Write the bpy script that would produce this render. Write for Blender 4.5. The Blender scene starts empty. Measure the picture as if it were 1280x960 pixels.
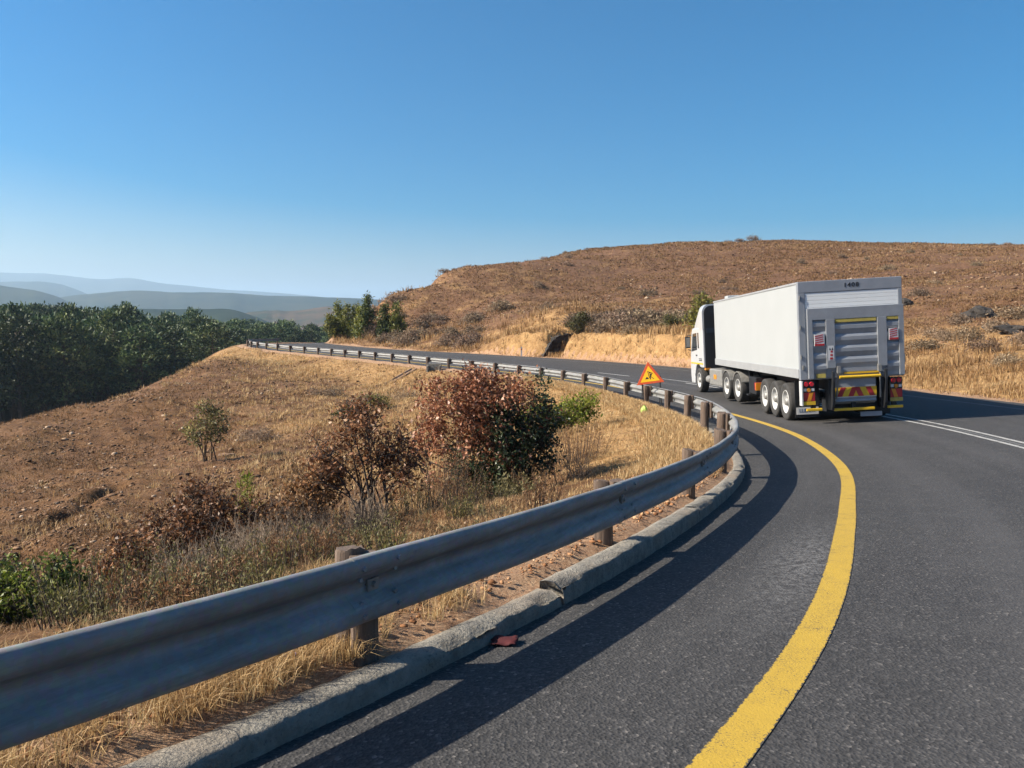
import bpy, bmesh, math, random
import numpy as np
from mathutils import Vector, Matrix

random.seed(11)
RNG = np.random.default_rng(11)
SC = bpy.context.scene
COL = SC.collection
PI = math.pi

# ------------------------------------------------------------------ camera
F_PX = 961.0
PITCH = math.radians(5.06)
CAM = np.array([0.0, 0.0, 1.8])


def ray_pt(px, py, Y):
    """world point seen at a photo pixel (1280x960) at forward distance Y"""
    a = (px - 640.0) / F_PX
    b = (py - 480.0) / F_PX
    dy = math.cos(PITCH) - b * math.sin(PITCH)
    dz = -math.sin(PITCH) - b * math.cos(PITCH)
    return np.array([a / dy * Y, Y, CAM[2] + dz / dy * Y])


cam_d = bpy.data.cameras.new('camera')
cam_d.sensor_width = 36.0
cam_d.lens = F_PX / 1280.0 * 36.0
cam_d.clip_start = 0.05
cam_d.clip_end = 40000
cam = bpy.data.objects.new('camera', cam_d)
COL.objects.link(cam)
cam.location = CAM
cam.rotation_euler = (PI / 2 - PITCH, 0, 0)
SC.camera = cam

# ------------------------------------------------------------------ mesh helpers


def link(o, parent=None):
    COL.objects.link(o)
    if parent is not None:
        o.parent = parent
    return o


def npmesh(name, V, Fs, mat, parent=None, smooth=False, tone=None, midx=None):
    """V (n,3); Fs one (m,k) array or a list of them; tone = one float per face"""
    V = np.asarray(V, dtype=np.float32)
    if not isinstance(Fs, list):
        Fs = [Fs]
    Fs = [np.asarray(f, dtype=np.int32) for f in Fs if len(f)]
    me = bpy.data.meshes.new(name)
    me.vertices.add(len(V))
    me.vertices.foreach_set('co', V.ravel())
    nl = sum(f.size for f in Fs)
    npoly = sum(len(f) for f in Fs)
    me.loops.add(nl)
    me.loops.foreach_set('vertex_index', np.concatenate([f.ravel() for f in Fs]))
    me.polygons.add(npoly)
    tot = np.concatenate([np.full(len(f), f.shape[1], np.int32) for f in Fs])
    st = np.concatenate([[0], np.cumsum(tot)[:-1]]).astype(np.int32)
    me.polygons.foreach_set('loop_start', st)
    me.polygons.foreach_set('loop_total', tot)
    if smooth:
        me.polygons.foreach_set('use_smooth', np.ones(npoly, dtype=bool))
    for m in (mat if isinstance(mat, (list, tuple)) else [mat]):
        me.materials.append(m)
    if midx is not None:
        me.polygons.foreach_set('material_index', np.asarray(midx, np.int32))
    if tone is not None:
        a = me.attributes.new('tone', 'FLOAT', 'FACE')
        a.data.foreach_set('value', np.asarray(tone, np.float32))
    me.update(calc_edges=True)
    me.validate()
    return link(bpy.data.objects.new(name, me), parent)


class MB:
    def __init__(self):
        self.v = []
        self.f = []
        self.m = []

    def add(self, vs, fs, mi=0):
        n = len(self.v)
        self.v += [tuple(p) for p in vs]
        self.f += [tuple(i + n for i in f) for f in fs]
        self.m += [mi] * len(fs)
        return self

    def box(self, x0, x1, y0, y1, z0, z1, mi=0):
        vs = [(x0, y0, z0), (x1, y0, z0), (x1, y1, z0), (x0, y1, z0),
              (x0, y0, z1), (x1, y0, z1), (x1, y1, z1), (x0, y1, z1)]
        fs = [(0, 3, 2, 1), (4, 5, 6, 7), (0, 1, 5, 4), (1, 2, 6, 5), (2, 3, 7, 6), (3, 0, 4, 7)]
        return self.add(vs, fs, mi)

    def prism(self, pts, a, b, axis, mi=0):
        """2D polygon extruded from a to b; axis 'x': pts=(y,z); 'y': pts=(x,z); 'z': pts=(x,y)"""
        def at(p, t):
            return {'x': (t, p[0], p[1]), 'y': (p[0], t, p[1]), 'z': (p[0], p[1], t)}[axis]
        n = len(pts)
        vs = [at(p, a) for p in pts] + [at(p, b) for p in pts]
        fs = [tuple(range(n - 1, -1, -1)), tuple(range(n, 2 * n))]
        fs += [(i, (i + 1) % n, n + (i + 1) % n, n + i) for i in range(n)]
        return self.add(vs, fs, mi)

    def tube(self, p0, p1, r0, r1=None, n=8, mi=0):
        r1 = r0 if r1 is None else r1
        p0 = Vector(p0)
        p1 = Vector(p1)
        d = (p1 - p0).normalized()
        u = d.orthogonal().normalized()
        w = d.cross(u)
        vs = []
        for p, r in ((p0, r0), (p1, r1)):
            for k in range(n):
                a = 2 * PI * k / n
                vs.append(p + u * (r * math.cos(a)) + w * (r * math.sin(a)))
        fs = [(i, (i + 1) % n, n + (i + 1) % n, n + i) for i in range(n)]
        fs += [tuple(range(n - 1, -1, -1)), tuple(range(n, 2 * n))]
        return self.add(vs, fs, mi)

    def lathe_x(self, prof, c, n=28, mi=0):
        """profile [(x,r)] turned about the x axis through c=(x,y,z)"""
        vs = []
        for (x, r) in prof:
            for k in range(n):
                a = 2 * PI * k / n
                vs.append((c[0] + x, c[1] + r * math.cos(a), c[2] + r * math.sin(a)))
        fs = []
        for j in range(len(prof) - 1):
            for k in range(n):
                k2 = (k + 1) % n
                fs.append((j * n + k, j * n + k2, (j + 1) * n + k2, (j + 1) * n + k))
        return self.add(vs, fs, mi)

    def build(self, name, mat, parent=None, bevel=0.0, smooth=False):
        me = bpy.data.meshes.new(name)
        me.from_pydata(self.v, [], self.f)
        for m in (mat if isinstance(mat, (list, tuple)) else [mat]):
            me.materials.append(m)
        me.polygons.foreach_set('material_index', self.m)
        bm = bmesh.new()
        bm.from_mesh(me)
        bmesh.ops.recalc_face_normals(bm, faces=bm.faces)
        bm.to_mesh(me)
        bm.free()
        if smooth:
            me.polygons.foreach_set('use_smooth', [True] * len(me.polygons))
            me.set_sharp_from_angle(angle=math.radians(38))
        me.update()
        o = link(bpy.data.objects.new(name, me), parent)
        if bevel:
            b = o.modifiers.new('edge', 'BEVEL')
            b.width = bevel
            b.segments = 2
            b.limit_method = 'ANGLE'
            b.angle_limit = math.radians(40)
        return o


def empty(name, loc=(0, 0, 0), rz=0.0):
    o = bpy.data.objects.new(name, None)
    o.location = loc
    o.rotation_euler = (0, 0, rz)
    return link(o)


def tag(o, label=None, cat=None, group=None, kind=None):
    if label:
        o['label'] = label
    if cat:
        o['category'] = cat
    if group:
        o['group'] = group
    if kind:
        o['kind'] = kind
    return o


# ------------------------------------------------------------------ noise (numpy)


def _hash(ix, iy, seed):
    h = (ix.astype(np.int64) * 374761393 + iy.astype(np.int64) * 668265263 + seed * 974634777) & 0xFFFFFFFF
    h = ((h ^ (h >> 13)) * 1274126177) & 0xFFFFFFFF
    return ((h ^ (h >> 16)) & 0xFFFFFF) / float(0xFFFFFF)


def vnoise(x, y, seed=0):
    ix = np.floor(x)
    iy = np.floor(y)
    fx = x - ix
    fy = y - iy
    fx = fx * fx * fx * (fx * (fx * 6 - 15) + 10)
    fy = fy * fy * fy * (fy * (fy * 6 - 15) + 10)
    a = _hash(ix, iy, seed)
    b = _hash(ix + 1, iy, seed)
    c = _hash(ix, iy + 1, seed)
    d = _hash(ix + 1, iy + 1, seed)
    return (a + (b - a) * fx + (c - a) * fy + (a - b - c + d) * fx * fy) * 2 - 1


def fbm(x, y, scale, octv=4, seed=0, gain=0.5):
    out = np.zeros_like(x, dtype=np.float64)
    amp = 1.0
    tot = 0
    ca, sa = math.cos(0.6), math.sin(0.6)
    x = x / scale
    y = y / scale
    for k in range(octv):
        out += amp * vnoise(x, y, seed + k * 17)
        tot += amp
        amp *= gain
        x, y = (x * ca - y * sa) * 2.03 + 5.2, (x * sa + y * ca) * 2.03 - 3.1
    return out / tot


def sstep(a, b, x):
    t = np.clip((x - a) / (b - a), 0, 1)
    return t * t * (3 - 2 * t)


# ------------------------------------------------------------------ materials


ALB = 0.78   # one overall scale of the base colours, set together with the exposure


class NT:
    def __init__(self, name):
        self.m = bpy.data.materials.new(name)
        self.m.use_nodes = True
        self.t = self.m.node_tree
        self.n = self.t.nodes
        self.b = self.n['Principled BSDF']
        self.out = self.n['Material Output']

    def new(self, typ, **kw):
        n = self.n.new(typ)
        for k, v in kw.items():
            setattr(n, k, v)
        return n

    def ln(self, a, b):
        self.t.links.new(a, b)

    def coord(self, which='Object'):
        return self.new('ShaderNodeTexCoord').outputs[which]

    def noise(self, vec, scale, detail=4, rough=0.55):
        n = self.new('ShaderNodeTexNoise')
        n.inputs['Scale'].default_value = scale
        n.inputs['Detail'].default_value = detail
        n.inputs['Roughness'].default_value = rough
        self.ln(vec, n.inputs['Vector'])
        return n.outputs['Fac']

    def ramp(self, fac, stops, interp='LINEAR'):
        r = self.new('ShaderNodeValToRGB')
        r.color_ramp.interpolation = interp
        el = r.color_ramp.elements
        while len(el) < len(stops):
            el.new(0.5)
        for e, (p, c) in zip(el, stops):
            e.position = p
            e.color = (c[0], c[1], c[2], 1) if not isinstance(c, (int, float)) else (c, c, c, 1)
        self.ln(fac, r.inputs['Fac'])
        return r.outputs['Color']

    def mix(self, fac, a, b, typ='MIX'):
        m = self.new('ShaderNodeMix', data_type='RGBA', blend_type=typ)
        for sock, v in ((m.inputs[0], fac), (m.inputs[6], a), (m.inputs[7], b)):
            if isinstance(v, (int, float)):
                sock.default_value = v
            elif isinstance(v, tuple):
                sock.default_value = (v[0], v[1], v[2], 1)
            else:
                self.ln(v, sock)
        return m.outputs[2]

    def math(self, op, a, b=0.0):
        m = self.new('ShaderNodeMath', operation=op)
        for s, v in zip(m.inputs, (a, b)):
            if isinstance(v, (int, float)):
                s.default_value = v
            else:
                self.ln(v, s)
        return m.outputs[0]

    def bump(self, h, strength=0.4, dist=0.02):
        b = self.new('ShaderNodeBump')
        b.inputs['Strength'].default_value = strength
        b.inputs['Distance'].default_value = dist
        self.ln(h, b.inputs['Height'])
        self.ln(b.outputs['Normal'], self.b.inputs['Normal'])

    def base(self, c):
        c = self.mix(1.0, c, (ALB, ALB, ALB), 'MULTIPLY')
        self.ln(c, self.b.inputs['Base Color'])
        return c


def simple(name, c, rough=0.6, metal=0.0, var=0.12, scale=6.0, bump=0.0, coat=0.0, emis=None):
    t = NT(name)
    v = t.coord()
    n = t.noise(v, scale, 5)
    lo = tuple(x * (1 - var) for x in c)
    hi = tuple(min(1, x * (1 + var)) for x in c)
    t.base(t.ramp(n, [(0.3, lo), (0.7, hi)]))
    t.b.inputs['Roughness'].default_value = rough
    t.b.inputs['Metallic'].default_value = metal
    if coat:
        t.b.inputs['Coat Weight'].default_value = coat
        t.b.inputs['Coat Roughness'].default_value = 0.15
    if bump:
        t.bump(t.noise(v, scale * 4, 4), 0.5, bump)
    return t.m


def leafy(name, stops, rough=0.55, trans=0.25, objvar=0.25):
    """foliage colour from the per-face attribute 'tone', with a little per-plant change"""
    t = NT(name)
    at = t.new('ShaderNodeAttribute', attribute_name='tone')
    c = t.ramp(at.outputs['Fac'], stops)
    if objvar:
        oi = t.new('ShaderNodeObjectInfo')
        hsv = t.new('ShaderNodeHueSaturation')
        r = t.new('ShaderNodeMapRange')
        r.inputs['To Min'].default_value = 1 - objvar
        r.inputs['To Max'].default_value = 1 + objvar
        t.ln(oi.outputs['Random'], r.inputs['Value'])
        t.ln(r.outputs['Result'], hsv.inputs['Value'])
        r2 = t.new('ShaderNodeMapRange')
        r2.inputs['To Min'].default_value = 0.5 - 0.05 * objvar
        r2.inputs['To Max'].default_value = 0.5 + 0.05 * objvar
        t.ln(t.math('FRACT', t.math('MULTIPLY', oi.outputs['Random'], 7.13)), r2.inputs['Value'])
        t.ln(r2.outputs['Result'], hsv.inputs['Hue'])
        t.ln(c, hsv.inputs['Color'])
        c = hsv.outputs['Color']
    c = t.base(c)
    t.b.inputs['Roughness'].default_value = rough
    t.b.inputs['Specular IOR Level'].default_value = 0.3
    if trans:
        tr = t.new('ShaderNodeBsdfTranslucent')
        t.ln(c, tr.inputs['Color'])
        mx = t.new('ShaderNodeMixShader')
        mx.inputs[0].default_value = trans
        t.ln(t.b.outputs[0], mx.inputs[1])
        t.ln(tr.outputs[0], mx.inputs[2])
        t.ln(mx.outputs[0], t.out.inputs['Surface'])
    return t.m


M = {}


def mk_asphalt():
    t = NT('asphalt')
    v = t.coord()
    uv = t.coord('UV')
    vor = t.new('ShaderNodeTexVoronoi')
    vor.inputs['Scale'].default_value = 68
    t.ln(v, vor.inputs['Vector'])
    agg = t.ramp(vor.outputs['Color'], [(0.0, (0.010, 0.010, 0.010)), (0.5, (0.044, 0.042, 0.041)), (0.82, (0.096, 0.090, 0.086)), (1.0, (0.32, 0.29, 0.26))])
    big = t.noise(v, 0.35, 5, 0.6)
    mid = t.noise(v, 3.0, 5, 0.6)
    c = t.mix(0.40, agg, t.ramp(big, [(0.3, (0.036, 0.035, 0.037)), (0.7, (0.060, 0.057, 0.056))]))
    c = t.mix(t.ramp(mid, [(0.5, 0.0), (0.85, 0.35)]), c, (0.11, 0.105, 0.10))
    # worn wheel tracks and a scuffed pale patch beside the edge line: UV = (offset from kerb, length) in metres
    sep = t.new('ShaderNodeSeparateXYZ')
    t.ln(uv, sep.inputs[0])
    mp = t.new('ShaderNodeMapping')
    mp.inputs['Scale'].default_value = (1.2, 0.06, 1)
    t.ln(uv, mp.inputs['Vector'])
    streak = t.noise(mp.outputs[0], 2.2, 4)
    c = t.mix(t.ramp(streak, [(0.45, 0.0), (0.75, 0.35)]), c, (0.085, 0.082, 0.082))
    for oc_ in (2.55, 4.25):
        tr_ = t.math('MAXIMUM', t.math('SUBTRACT', 1.0, t.math('MULTIPLY', t.math('ABSOLUTE', t.math('SUBTRACT', sep.outputs[0], oc_)), 2.2)), 0.0)
        c = t.mix(t.math('MULTIPLY', tr_, t.math('MULTIPLY', streak, 0.55)), c, (0.105, 0.10, 0.10))
    blot = t.ramp(t.noise(v, 0.9, 6, 0.7), [(0.55, 0.0), (0.72, 0.45)])
    c = t.mix(blot, c, (0.030, 0.029, 0.029))
    po = t.math('SUBTRACT', 1.0, t.math('MULTIPLY', t.math('ABSOLUTE', t.math('SUBTRACT', sep.outputs[0], 1.25)), 2.6))
    pl = t.math('SUBTRACT', 1.0, t.math('MULTIPLY', t.math('ABSOLUTE', t.math('SUBTRACT', sep.outputs[1], S_SCUFF)), 0.45))
    pm = t.math('MULTIPLY', t.math('MAXIMUM', po, 0.0), t.math('MAXIMUM', pl, 0.0))
    pm = t.math('MULTIPLY', pm, t.ramp(t.noise(v, 22, 6, 0.75), [(0.45, 0.0), (0.62, 1.0)]))
    c = t.mix(t.math('MINIMUM', t.math('MULTIPLY', pm, 1.3), 0.8), c, (0.19, 0.185, 0.18))
    t.base(c)
    t.b.inputs['Roughness'].default_value = 0.82
    t.b.inputs['Specular IOR Level'].default_value = 0.35
    h = t.math('ADD', t.math('MULTIPLY', vor.outputs['Distance'], 1.0), t.noise(v, 60, 3))
    t.bump(h, 0.8, 0.006)
    return t.m


def mk_paint(name, c, wear=0.5, dark=(0.05, 0.048, 0.046)):
    t = NT(name)
    v = t.coord()
    n1 = t.noise(v, 110, 4, 0.75)
    n2 = t.noise(v, 5, 4, 0.6)
    f = t.math('ADD', t.math('MULTIPLY', n1, 0.75), t.math('MULTIPLY', n2, 0.25))
    col = t.mix(t.noise(v, 18, 4), tuple(x * 0.82 for x in c), c)
    ac = t.new('ShaderNodeAttribute', attribute_name='across').outputs['Fac']
    edge = t.math('ADD', t.math('ABSOLUTE', ac), t.math('MULTIPLY', t.math('SUBTRACT', t.noise(v, 45, 5, 0.7), 0.5), 0.55))
    gone = t.math('MAXIMUM', t.ramp(f, [(wear - 0.06, 1.0), (wear + 0.02, 0.0)]), t.ramp(edge, [(0.93, 0.0), (0.97, 1.0)]))
    t.base(t.mix(gone, col, dark))
    t.b.inputs['Roughness'].default_value = 0.75
    t.bump(t.noise(v, 90, 3), 0.6, 0.005)
    return t.m


def mk_galv():
    t = NT('galvanised_steel')
    v = t.coord()
    vor = t.new('ShaderNodeTexVoronoi')
    vor.inputs['Scale'].default_value = 45
    t.ln(v, vor.inputs['Vector'])
    n = t.noise(v, 4, 6, 0.65)
    c = t.mix(0.18, t.ramp(n, [(0.25, (0.25, 0.25, 0.245)), (0.75, (0.42, 0.42, 0.41))]), vor.outputs['Color'], 'MULTIPLY')
    mp = t.new('ShaderNodeMapping')
    mp.inputs['Scale'].default_value = (1, 1, 14)
    t.ln(v, mp.inputs['Vector'])
    dirt = t.ramp(t.noise(mp.outputs[0], 1.6, 7, 0.75), [(0.47, 0.0), (0.70, 0.75)])
    c = t.mix(dirt, c, (0.17, 0.16, 0.145))
    t.base(c)
    t.b.inputs['Metallic'].default_value = 0.35
    t.b.inputs['Roughness'].default_value = 0.5
    t.ln(t.ramp(n, [(0.2, 0.55), (0.8, 0.75)]), t.b.inputs['Roughness'])
    t.bump(t.noise(v, 30, 3), 0.08, 0.004)
    return t.m


def mk_wood():
    t = NT('weathered_wood')
    v = t.coord()
    mp = t.new('ShaderNodeMapping')
    mp.inputs['Scale'].default_value = (30, 30, 2.0)
    t.ln(v, mp.inputs['Vector'])
    g = t.noise(mp.outputs[0], 1.6, 6, 0.65)
    oi = t.new('ShaderNodeObjectInfo')
    c = t.ramp(g, [(0.30, (0.030, 0.020, 0.014)), (0.46, (0.125, 0.080, 0.055)), (0.60, (0.19, 0.13, 0.095)), (0.78, (0.30, 0.23, 0.18))])
    c = t.mix(t.math('MULTIPLY', oi.outputs['Random'], 0.4), c, (0.13, 0.095, 0.07))
    t.base(c)
    t.b.inputs['Roughness'].default_value = 0.85
    t.bump(g, 0.8, 0.012)
    return t.m


def mk_concrete():
    t = NT('kerb_concrete')
    v = t.coord()
    n = t.noise(v, 9, 8, 0.7)
    c = t.ramp(n, [(0.25, (0.12, 0.108, 0.09)), (0.5, (0.25, 0.228, 0.19)), (0.8, (0.38, 0.35, 0.295))])
    c = t.mix(t.ramp(t.noise(v, 1.4, 5, 0.6), [(0.5, 0.0), (0.8, 0.55)]), c, (0.30, 0.20, 0.12))
    c = t.mix(t.ramp(t.noise(v, 55, 3, 0.6), [(0.28, 0.7), (0.42, 0.0)]), c, (0.08, 0.075, 0.07))
    t.base(c)
    t.b.inputs['Roughness'].default_value = 0.95
    t.bump(t.math('ADD', n, t.math('MULTIPLY', t.noise(v, 60, 4), 0.5)), 0.9, 0.03)
    return t.m


def mk_ground():
    t = NT('dry_soil')
    v = t.coord()
    a1 = t.new('ShaderNodeAttribute', attribute_name='straw').outputs['Fac']
    a2 = t.new('ShaderNodeAttribute', attribute_name='red').outputs['Fac']
    a3 = t.new('ShaderNodeAttribute', attribute_name='wood').outputs['Fac']
    n1 = t.noise(v, 0.35, 8, 0.65)
    n2 = t.noise(v, 2.2, 8, 0.7)
    n3 = t.noise(v, 14, 6, 0.7)
    soil = t.ramp(n2, [(0.25, (0.055, 0.026, 0.011)), (0.5, (0.165, 0.083, 0.036)), (0.68, (0.245, 0.138, 0.064)), (0.85, (0.36, 0.22, 0.12))])
    red = t.ramp(n2, [(0.25, (0.095, 0.046, 0.026)), (0.5, (0.172, 0.090, 0.051)), (0.72, (0.25, 0.14, 0.080)), (0.88, (0.36, 0.22, 0.13))])
    straw = t.ramp(n2, [(0.2, (0.18, 0.095, 0.04)), (0.5, (0.40, 0.235, 0.10)), (0.8, (0.58, 0.39, 0.185))])
    jit = t.math('MULTIPLY', t.math('SUBTRACT', n3, 0.5), 1.1)
    jit2 = t.math('MULTIPLY', t.math('SUBTRACT', n1, 0.5), 1.5)
    f2 = t.ramp(t.math('ADD', a2, t.math('ADD', jit, jit2)), [(0.35, 0.0), (0.65, 1.0)])
    f1 = t.ramp(t.math('ADD', a1, t.math('ADD', jit, jit2)), [(0.35, 0.0), (0.7, 1.0)])
    c = t.mix(f2, soil, red)
    c = t.mix(f1, c, straw)
    # bare darker crumbs and pale chips
    c = t.mix(t.ramp(n3, [(0.60, 0.0), (0.72, 0.7)]), c, (0.40, 0.29, 0.185))
    c = t.mix(t.ramp(n3, [(0.30, 0.85), (0.44, 0.0)]), c, (0.050, 0.028, 0.015))
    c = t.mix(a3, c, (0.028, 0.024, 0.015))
    t.base(c)
    t.b.inputs['Roughness'].default_value = 0.95
    t.b.inputs['Specular IOR Level'].default_value = 0.15
    h = t.math('ADD', n2, t.math('ADD', t.math('MULTIPLY', n3, 0.35), t.math('MULTIPLY', n1, 1.0)))
    t.bump(h, 0.85, 0.16)
    return t.m


def mk_gravel():
    t = NT('verge_gravel')
    v = t.coord()
    n2 = t.noise(v, 5, 8, 0.7)
    vor = t.new('ShaderNodeTexVoronoi')
    vor.inputs['Scale'].default_value = 42
    t.ln(v, vor.inputs['Vector'])
    c = t.ramp(n2, [(0.25, (0.16, 0.075, 0.034)), (0.5, (0.34, 0.185, 0.088)), (0.8, (0.48, 0.32, 0.17))])
    c = t.mix(0.35, c, t.ramp(vor.outputs['Color'], [(0.0, (0.18, 0.07, 0.03)), (1.0, (0.75, 0.52, 0.34))]))
    t.base(c)
    t.b.inputs['Roughness'].default_value = 0.95
    t.bump(t.math('ADD', t.math('MULTIPLY', n2, 1.5), t.noise(v, 45, 5, 0.7)), 0.8, 0.03)
    return t.m


def mk_hills(name, c1, c2, scale):
    t = NT(name)
    v = t.coord()
    n = t.noise(v, scale, 6, 0.6)
    t.base(t.ramp(n, [(0.42, c1), (0.58, c2)]))
    t.b.inputs['Roughness'].default_value = 1.0
    t.b.inputs['Specular IOR Level'].default_value = 0.0
    return t.m


M['galv'] = mk_galv()
M['wood'] = mk_wood()
M['concrete'] = mk_concrete()
M['ground'] = mk_ground()
M['gravel'] = mk_gravel()
M['yellow_line'] = mk_paint('yellow_road_paint', (0.56, 0.36, 0.040), 0.44)
M['white_line'] = mk_paint('white_road_paint', (0.50, 0.49, 0.46), 0.48, (0.12, 0.115, 0.11))
M['grime'] = mk_paint('worn_road_paint', (0.25, 0.24, 0.22), 0.56, (0.07, 0.07, 0.07))
M['rock'] = simple('stone', (0.27, 0.17, 0.11), 0.95, 0, 0.45, 3.0, 0.03)
M['dark_rock_and_shade'] = simple('dark_rock_and_shade', (0.05, 0.042, 0.036), 0.95, 0, 0.6, 1.6, 0.15)  # also colours the slab that stands for shade in the road cutting
M['white'] = simple('white_panel', (0.44, 0.462, 0.468), 0.45, 0, 0.03, 1.2)
M['cab_white'] = simple('white_cab_paint', (0.58, 0.59, 0.60), 0.3, 0, 0.02, 2.0, 0, 0.5)
M['grey'] = simple('grey_painted_steel', (0.28, 0.30, 0.335), 0.5, 0.15, 0.10, 2.5)
M['lift'] = simple('lift_alloy', (0.33, 0.345, 0.37), 0.45, 0.35, 0.10, 4.0)
M['rail_grey'] = simple('side_rail_alloy', (0.40, 0.41, 0.42), 0.5, 0.2, 0.08, 2.0)
M['black'] = simple('black_steel', (0.012, 0.013, 0.016), 0.55, 0, 0.4, 5)
M['rubber'] = simple('tyre_rubber', (0.040, 0.038, 0.036), 0.85, 0, 0.3, 12, 0.004)
M['rim'] = simple('white_wheel_steel', (0.55, 0.55, 0.54), 0.4, 0, 0.08, 9)
M['hub'] = simple('dull_hub_steel', (0.32, 0.31, 0.29), 0.55, 0.4, 0.2, 12)
M['glass'] = simple('dark_window_glass', (0.02, 0.025, 0.03), 0.06, 0, 0.1, 3, 0, 0.6)
M['yellow'] = simple('yellow_paint', (0.72, 0.44, 0.02), 0.45, 0, 0.10, 6)
M['dull_yellow'] = simple('soiled_yellow_tape', (0.46, 0.36, 0.08), 0.6, 0, 0.2, 8)
M['red'] = simple('red_reflector', (0.42, 0.022, 0.03), 0.35, 0, 0.12, 10)
M['lamp_red'] = simple('red_lamp_lens', (0.55, 0.02, 0.04), 0.2, 0, 0.1, 10, 0, 0.5)
M['amber'] = simple('amber_tape', (0.70, 0.26, 0.02), 0.4, 0, 0.1, 10)
M['sticker'] = simple('white_sticker', (0.60, 0.60, 0.60), 0.5, 0, 0.05, 5)
M['ink'] = simple('black_ink', (0.015, 0.015, 0.017), 0.6, 0, 0.1, 5)
M['blue_ink'] = simple('blue_ink', (0.10, 0.16, 0.26), 0.6, 0, 0.1, 5)
M['sign_red'] = simple('sign_border_red', (0.62, 0.085, 0.02), 0.5, 0, 0.08, 6)
M['sign_yellow'] = simple('sign_face_yellow', (0.95, 0.52, 0.012), 0.5, 0, 0.06, 6)
M['lime'] = simple('lime_plastic', (0.42, 0.58, 0.10), 0.6, 0, 0.15, 10)
M['blue_plastic'] = simple('blue_plastic', (0.05, 0.14, 0.65), 0.4, 0, 0.2, 10)
M['red_cloth'] = simple('red_cloth', (0.075, 0.006, 0.008), 0.8, 0, 0.3, 20)
M['bark'] = simple('bark', (0.10, 0.07, 0.05), 0.95, 0, 0.4, 12, 0.01)
M['twig'] = simple('grey_twig', (0.33, 0.25, 0.175), 0.9, 0, 0.3, 12)
M['dark_twig'] = simple('dark_twig', (0.085, 0.06, 0.045), 0.9, 0, 0.3, 12)
M['straw'] = leafy('straw_grass', [(0.0, (0.26, 0.14, 0.058)), (0.35, (0.52, 0.325, 0.145)), (0.7, (0.70, 0.49, 0.24)), (0.9, (0.78, 0.62, 0.36)), (1.0, (0.30, 0.31, 0.10))], 0.6, 0.3, 0)
M['rust_grass'] = leafy('rust_grass', [(0.0, (0.13, 0.064, 0.030)), (0.5, (0.28, 0.145, 0.066)), (1.0, (0.43, 0.28, 0.14))], 0.7, 0.25, 0.1)
M['pine'] = leafy('pine_needles', [(0.0, (0.010, 0.024, 0.011)), (0.38, (0.048, 0.084, 0.028)), (0.72, (0.13, 0.175, 0.055)), (1.0, (0.24, 0.26, 0.095))], 0.6, 0.15, 0.4)
M['young'] = leafy('yellow_green_leaf', [(0.0, (0.030, 0.050, 0.016)), (0.5, (0.125, 0.150, 0.034)), (1.0, (0.31, 0.29, 0.055))], 0.5, 0.3, 0.2)
M['redleaf'] = leafy('red_brown_leaf', [(0.0, (0.020, 0.036, 0.016)), (0.17, (0.050, 0.075, 0.032)), (0.28, (0.13, 0.16, 0.075)), (0.34, (0.12, 0.036, 0.024)), (0.65, (0.33, 0.122, 0.058)), (0.85, (0.50, 0.235, 0.125)), (1.0, (0.70, 0.45, 0.30))], 0.42, 0.2, 0)
M['brownleaf'] = leafy('brown_leaf', [(0.0, (0.10, 0.045, 0.024)), (0.5, (0.29, 0.132, 0.055)), (0.85, (0.44, 0.23, 0.10)), (1.0, (0.58, 0.38, 0.22))], 0.5, 0.2, 0.15)
M['olive'] = leafy('olive_leaf', [(0.0, (0.050, 0.052, 0.022)), (0.5, (0.15, 0.14, 0.052)), (1.0, (0.36, 0.32, 0.09))], 0.55, 0.3, 0.2)
M['greenleaf'] = leafy('green_leaf', [(0.0, (0.022, 0.046, 0.013)), (0.5, (0.095, 0.135, 0.030)), (0.85, (0.24, 0.26, 0.055)), (1.0, (0.40, 0.42, 0.11))], 0.45, 0.3, 0.1)
M['lime_leaf'] = leafy('lime_leaf', [(0.0, (0.055, 0.080, 0.012)), (0.5, (0.19, 0.235, 0.028)), (1.0, (0.37, 0.39, 0.055))], 0.5, 0.35, 0.1)
M['scrub'] = leafy('dry_scrub_leaf', [(0.0, (0.10, 0.065, 0.040)), (0.5, (0.27, 0.18, 0.115)), (1.0, (0.44, 0.32, 0.21))], 0.7, 0.2, 0.3)
M['greyherb'] = leafy('grey_green_leaf', [(0.0, (0.085, 0.078, 0.032)), (0.5, (0.20, 0.18, 0.075)), (1.0, (0.40, 0.35, 0.17))], 0.7, 0.25, 0.2)

# ------------------------------------------------------------------ road axis (front face of the kerb-side guardrail)
RAIL_PX = [(0, 811, 2.16), (475, 692, 3.355), (790, 601, 5.75), (886, 564, 8.38), (924, 544, 11.1), (931, 530, 12.5),
           (908, 508, 14.9), (889, 500, 17.6), (864, 493.5, 20.3), (839, 487.5, 23.0), (812, 482.5, 25.8), (785.4, 477, 28.6),
           (760, 471, 31.3), (733.4, 466.5, 34.0), (707, 463, 36.7), (680, 460, 39.3), (653, 457, 41.9), (624.6, 454, 44.3),
           (596, 451.2, 46.6), (569, 449, 48.9), (542.5, 446.6, 51.1), (520.6, 444.6, 53.5), (498, 442.6, 55.8),
           (477.5, 440.8, 58.2), (457, 439, 60.4), (439, 437.6, 62.8), (422, 436.4, 65.0), (406, 435.2, 67.3), (390, 434, 69.5)]
pts = [(-40, -17.5, 2.9), (-30, -13.5, 2.3), (-20, -9.3, 1.75), (-10.5, -5.4, 1.3), (-6.4, -2.9, 1.1), (-3.45, 0.0, 0.93)]
pts += [tuple(ray_pt(*p)) for p in RAIL_PX]
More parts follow.
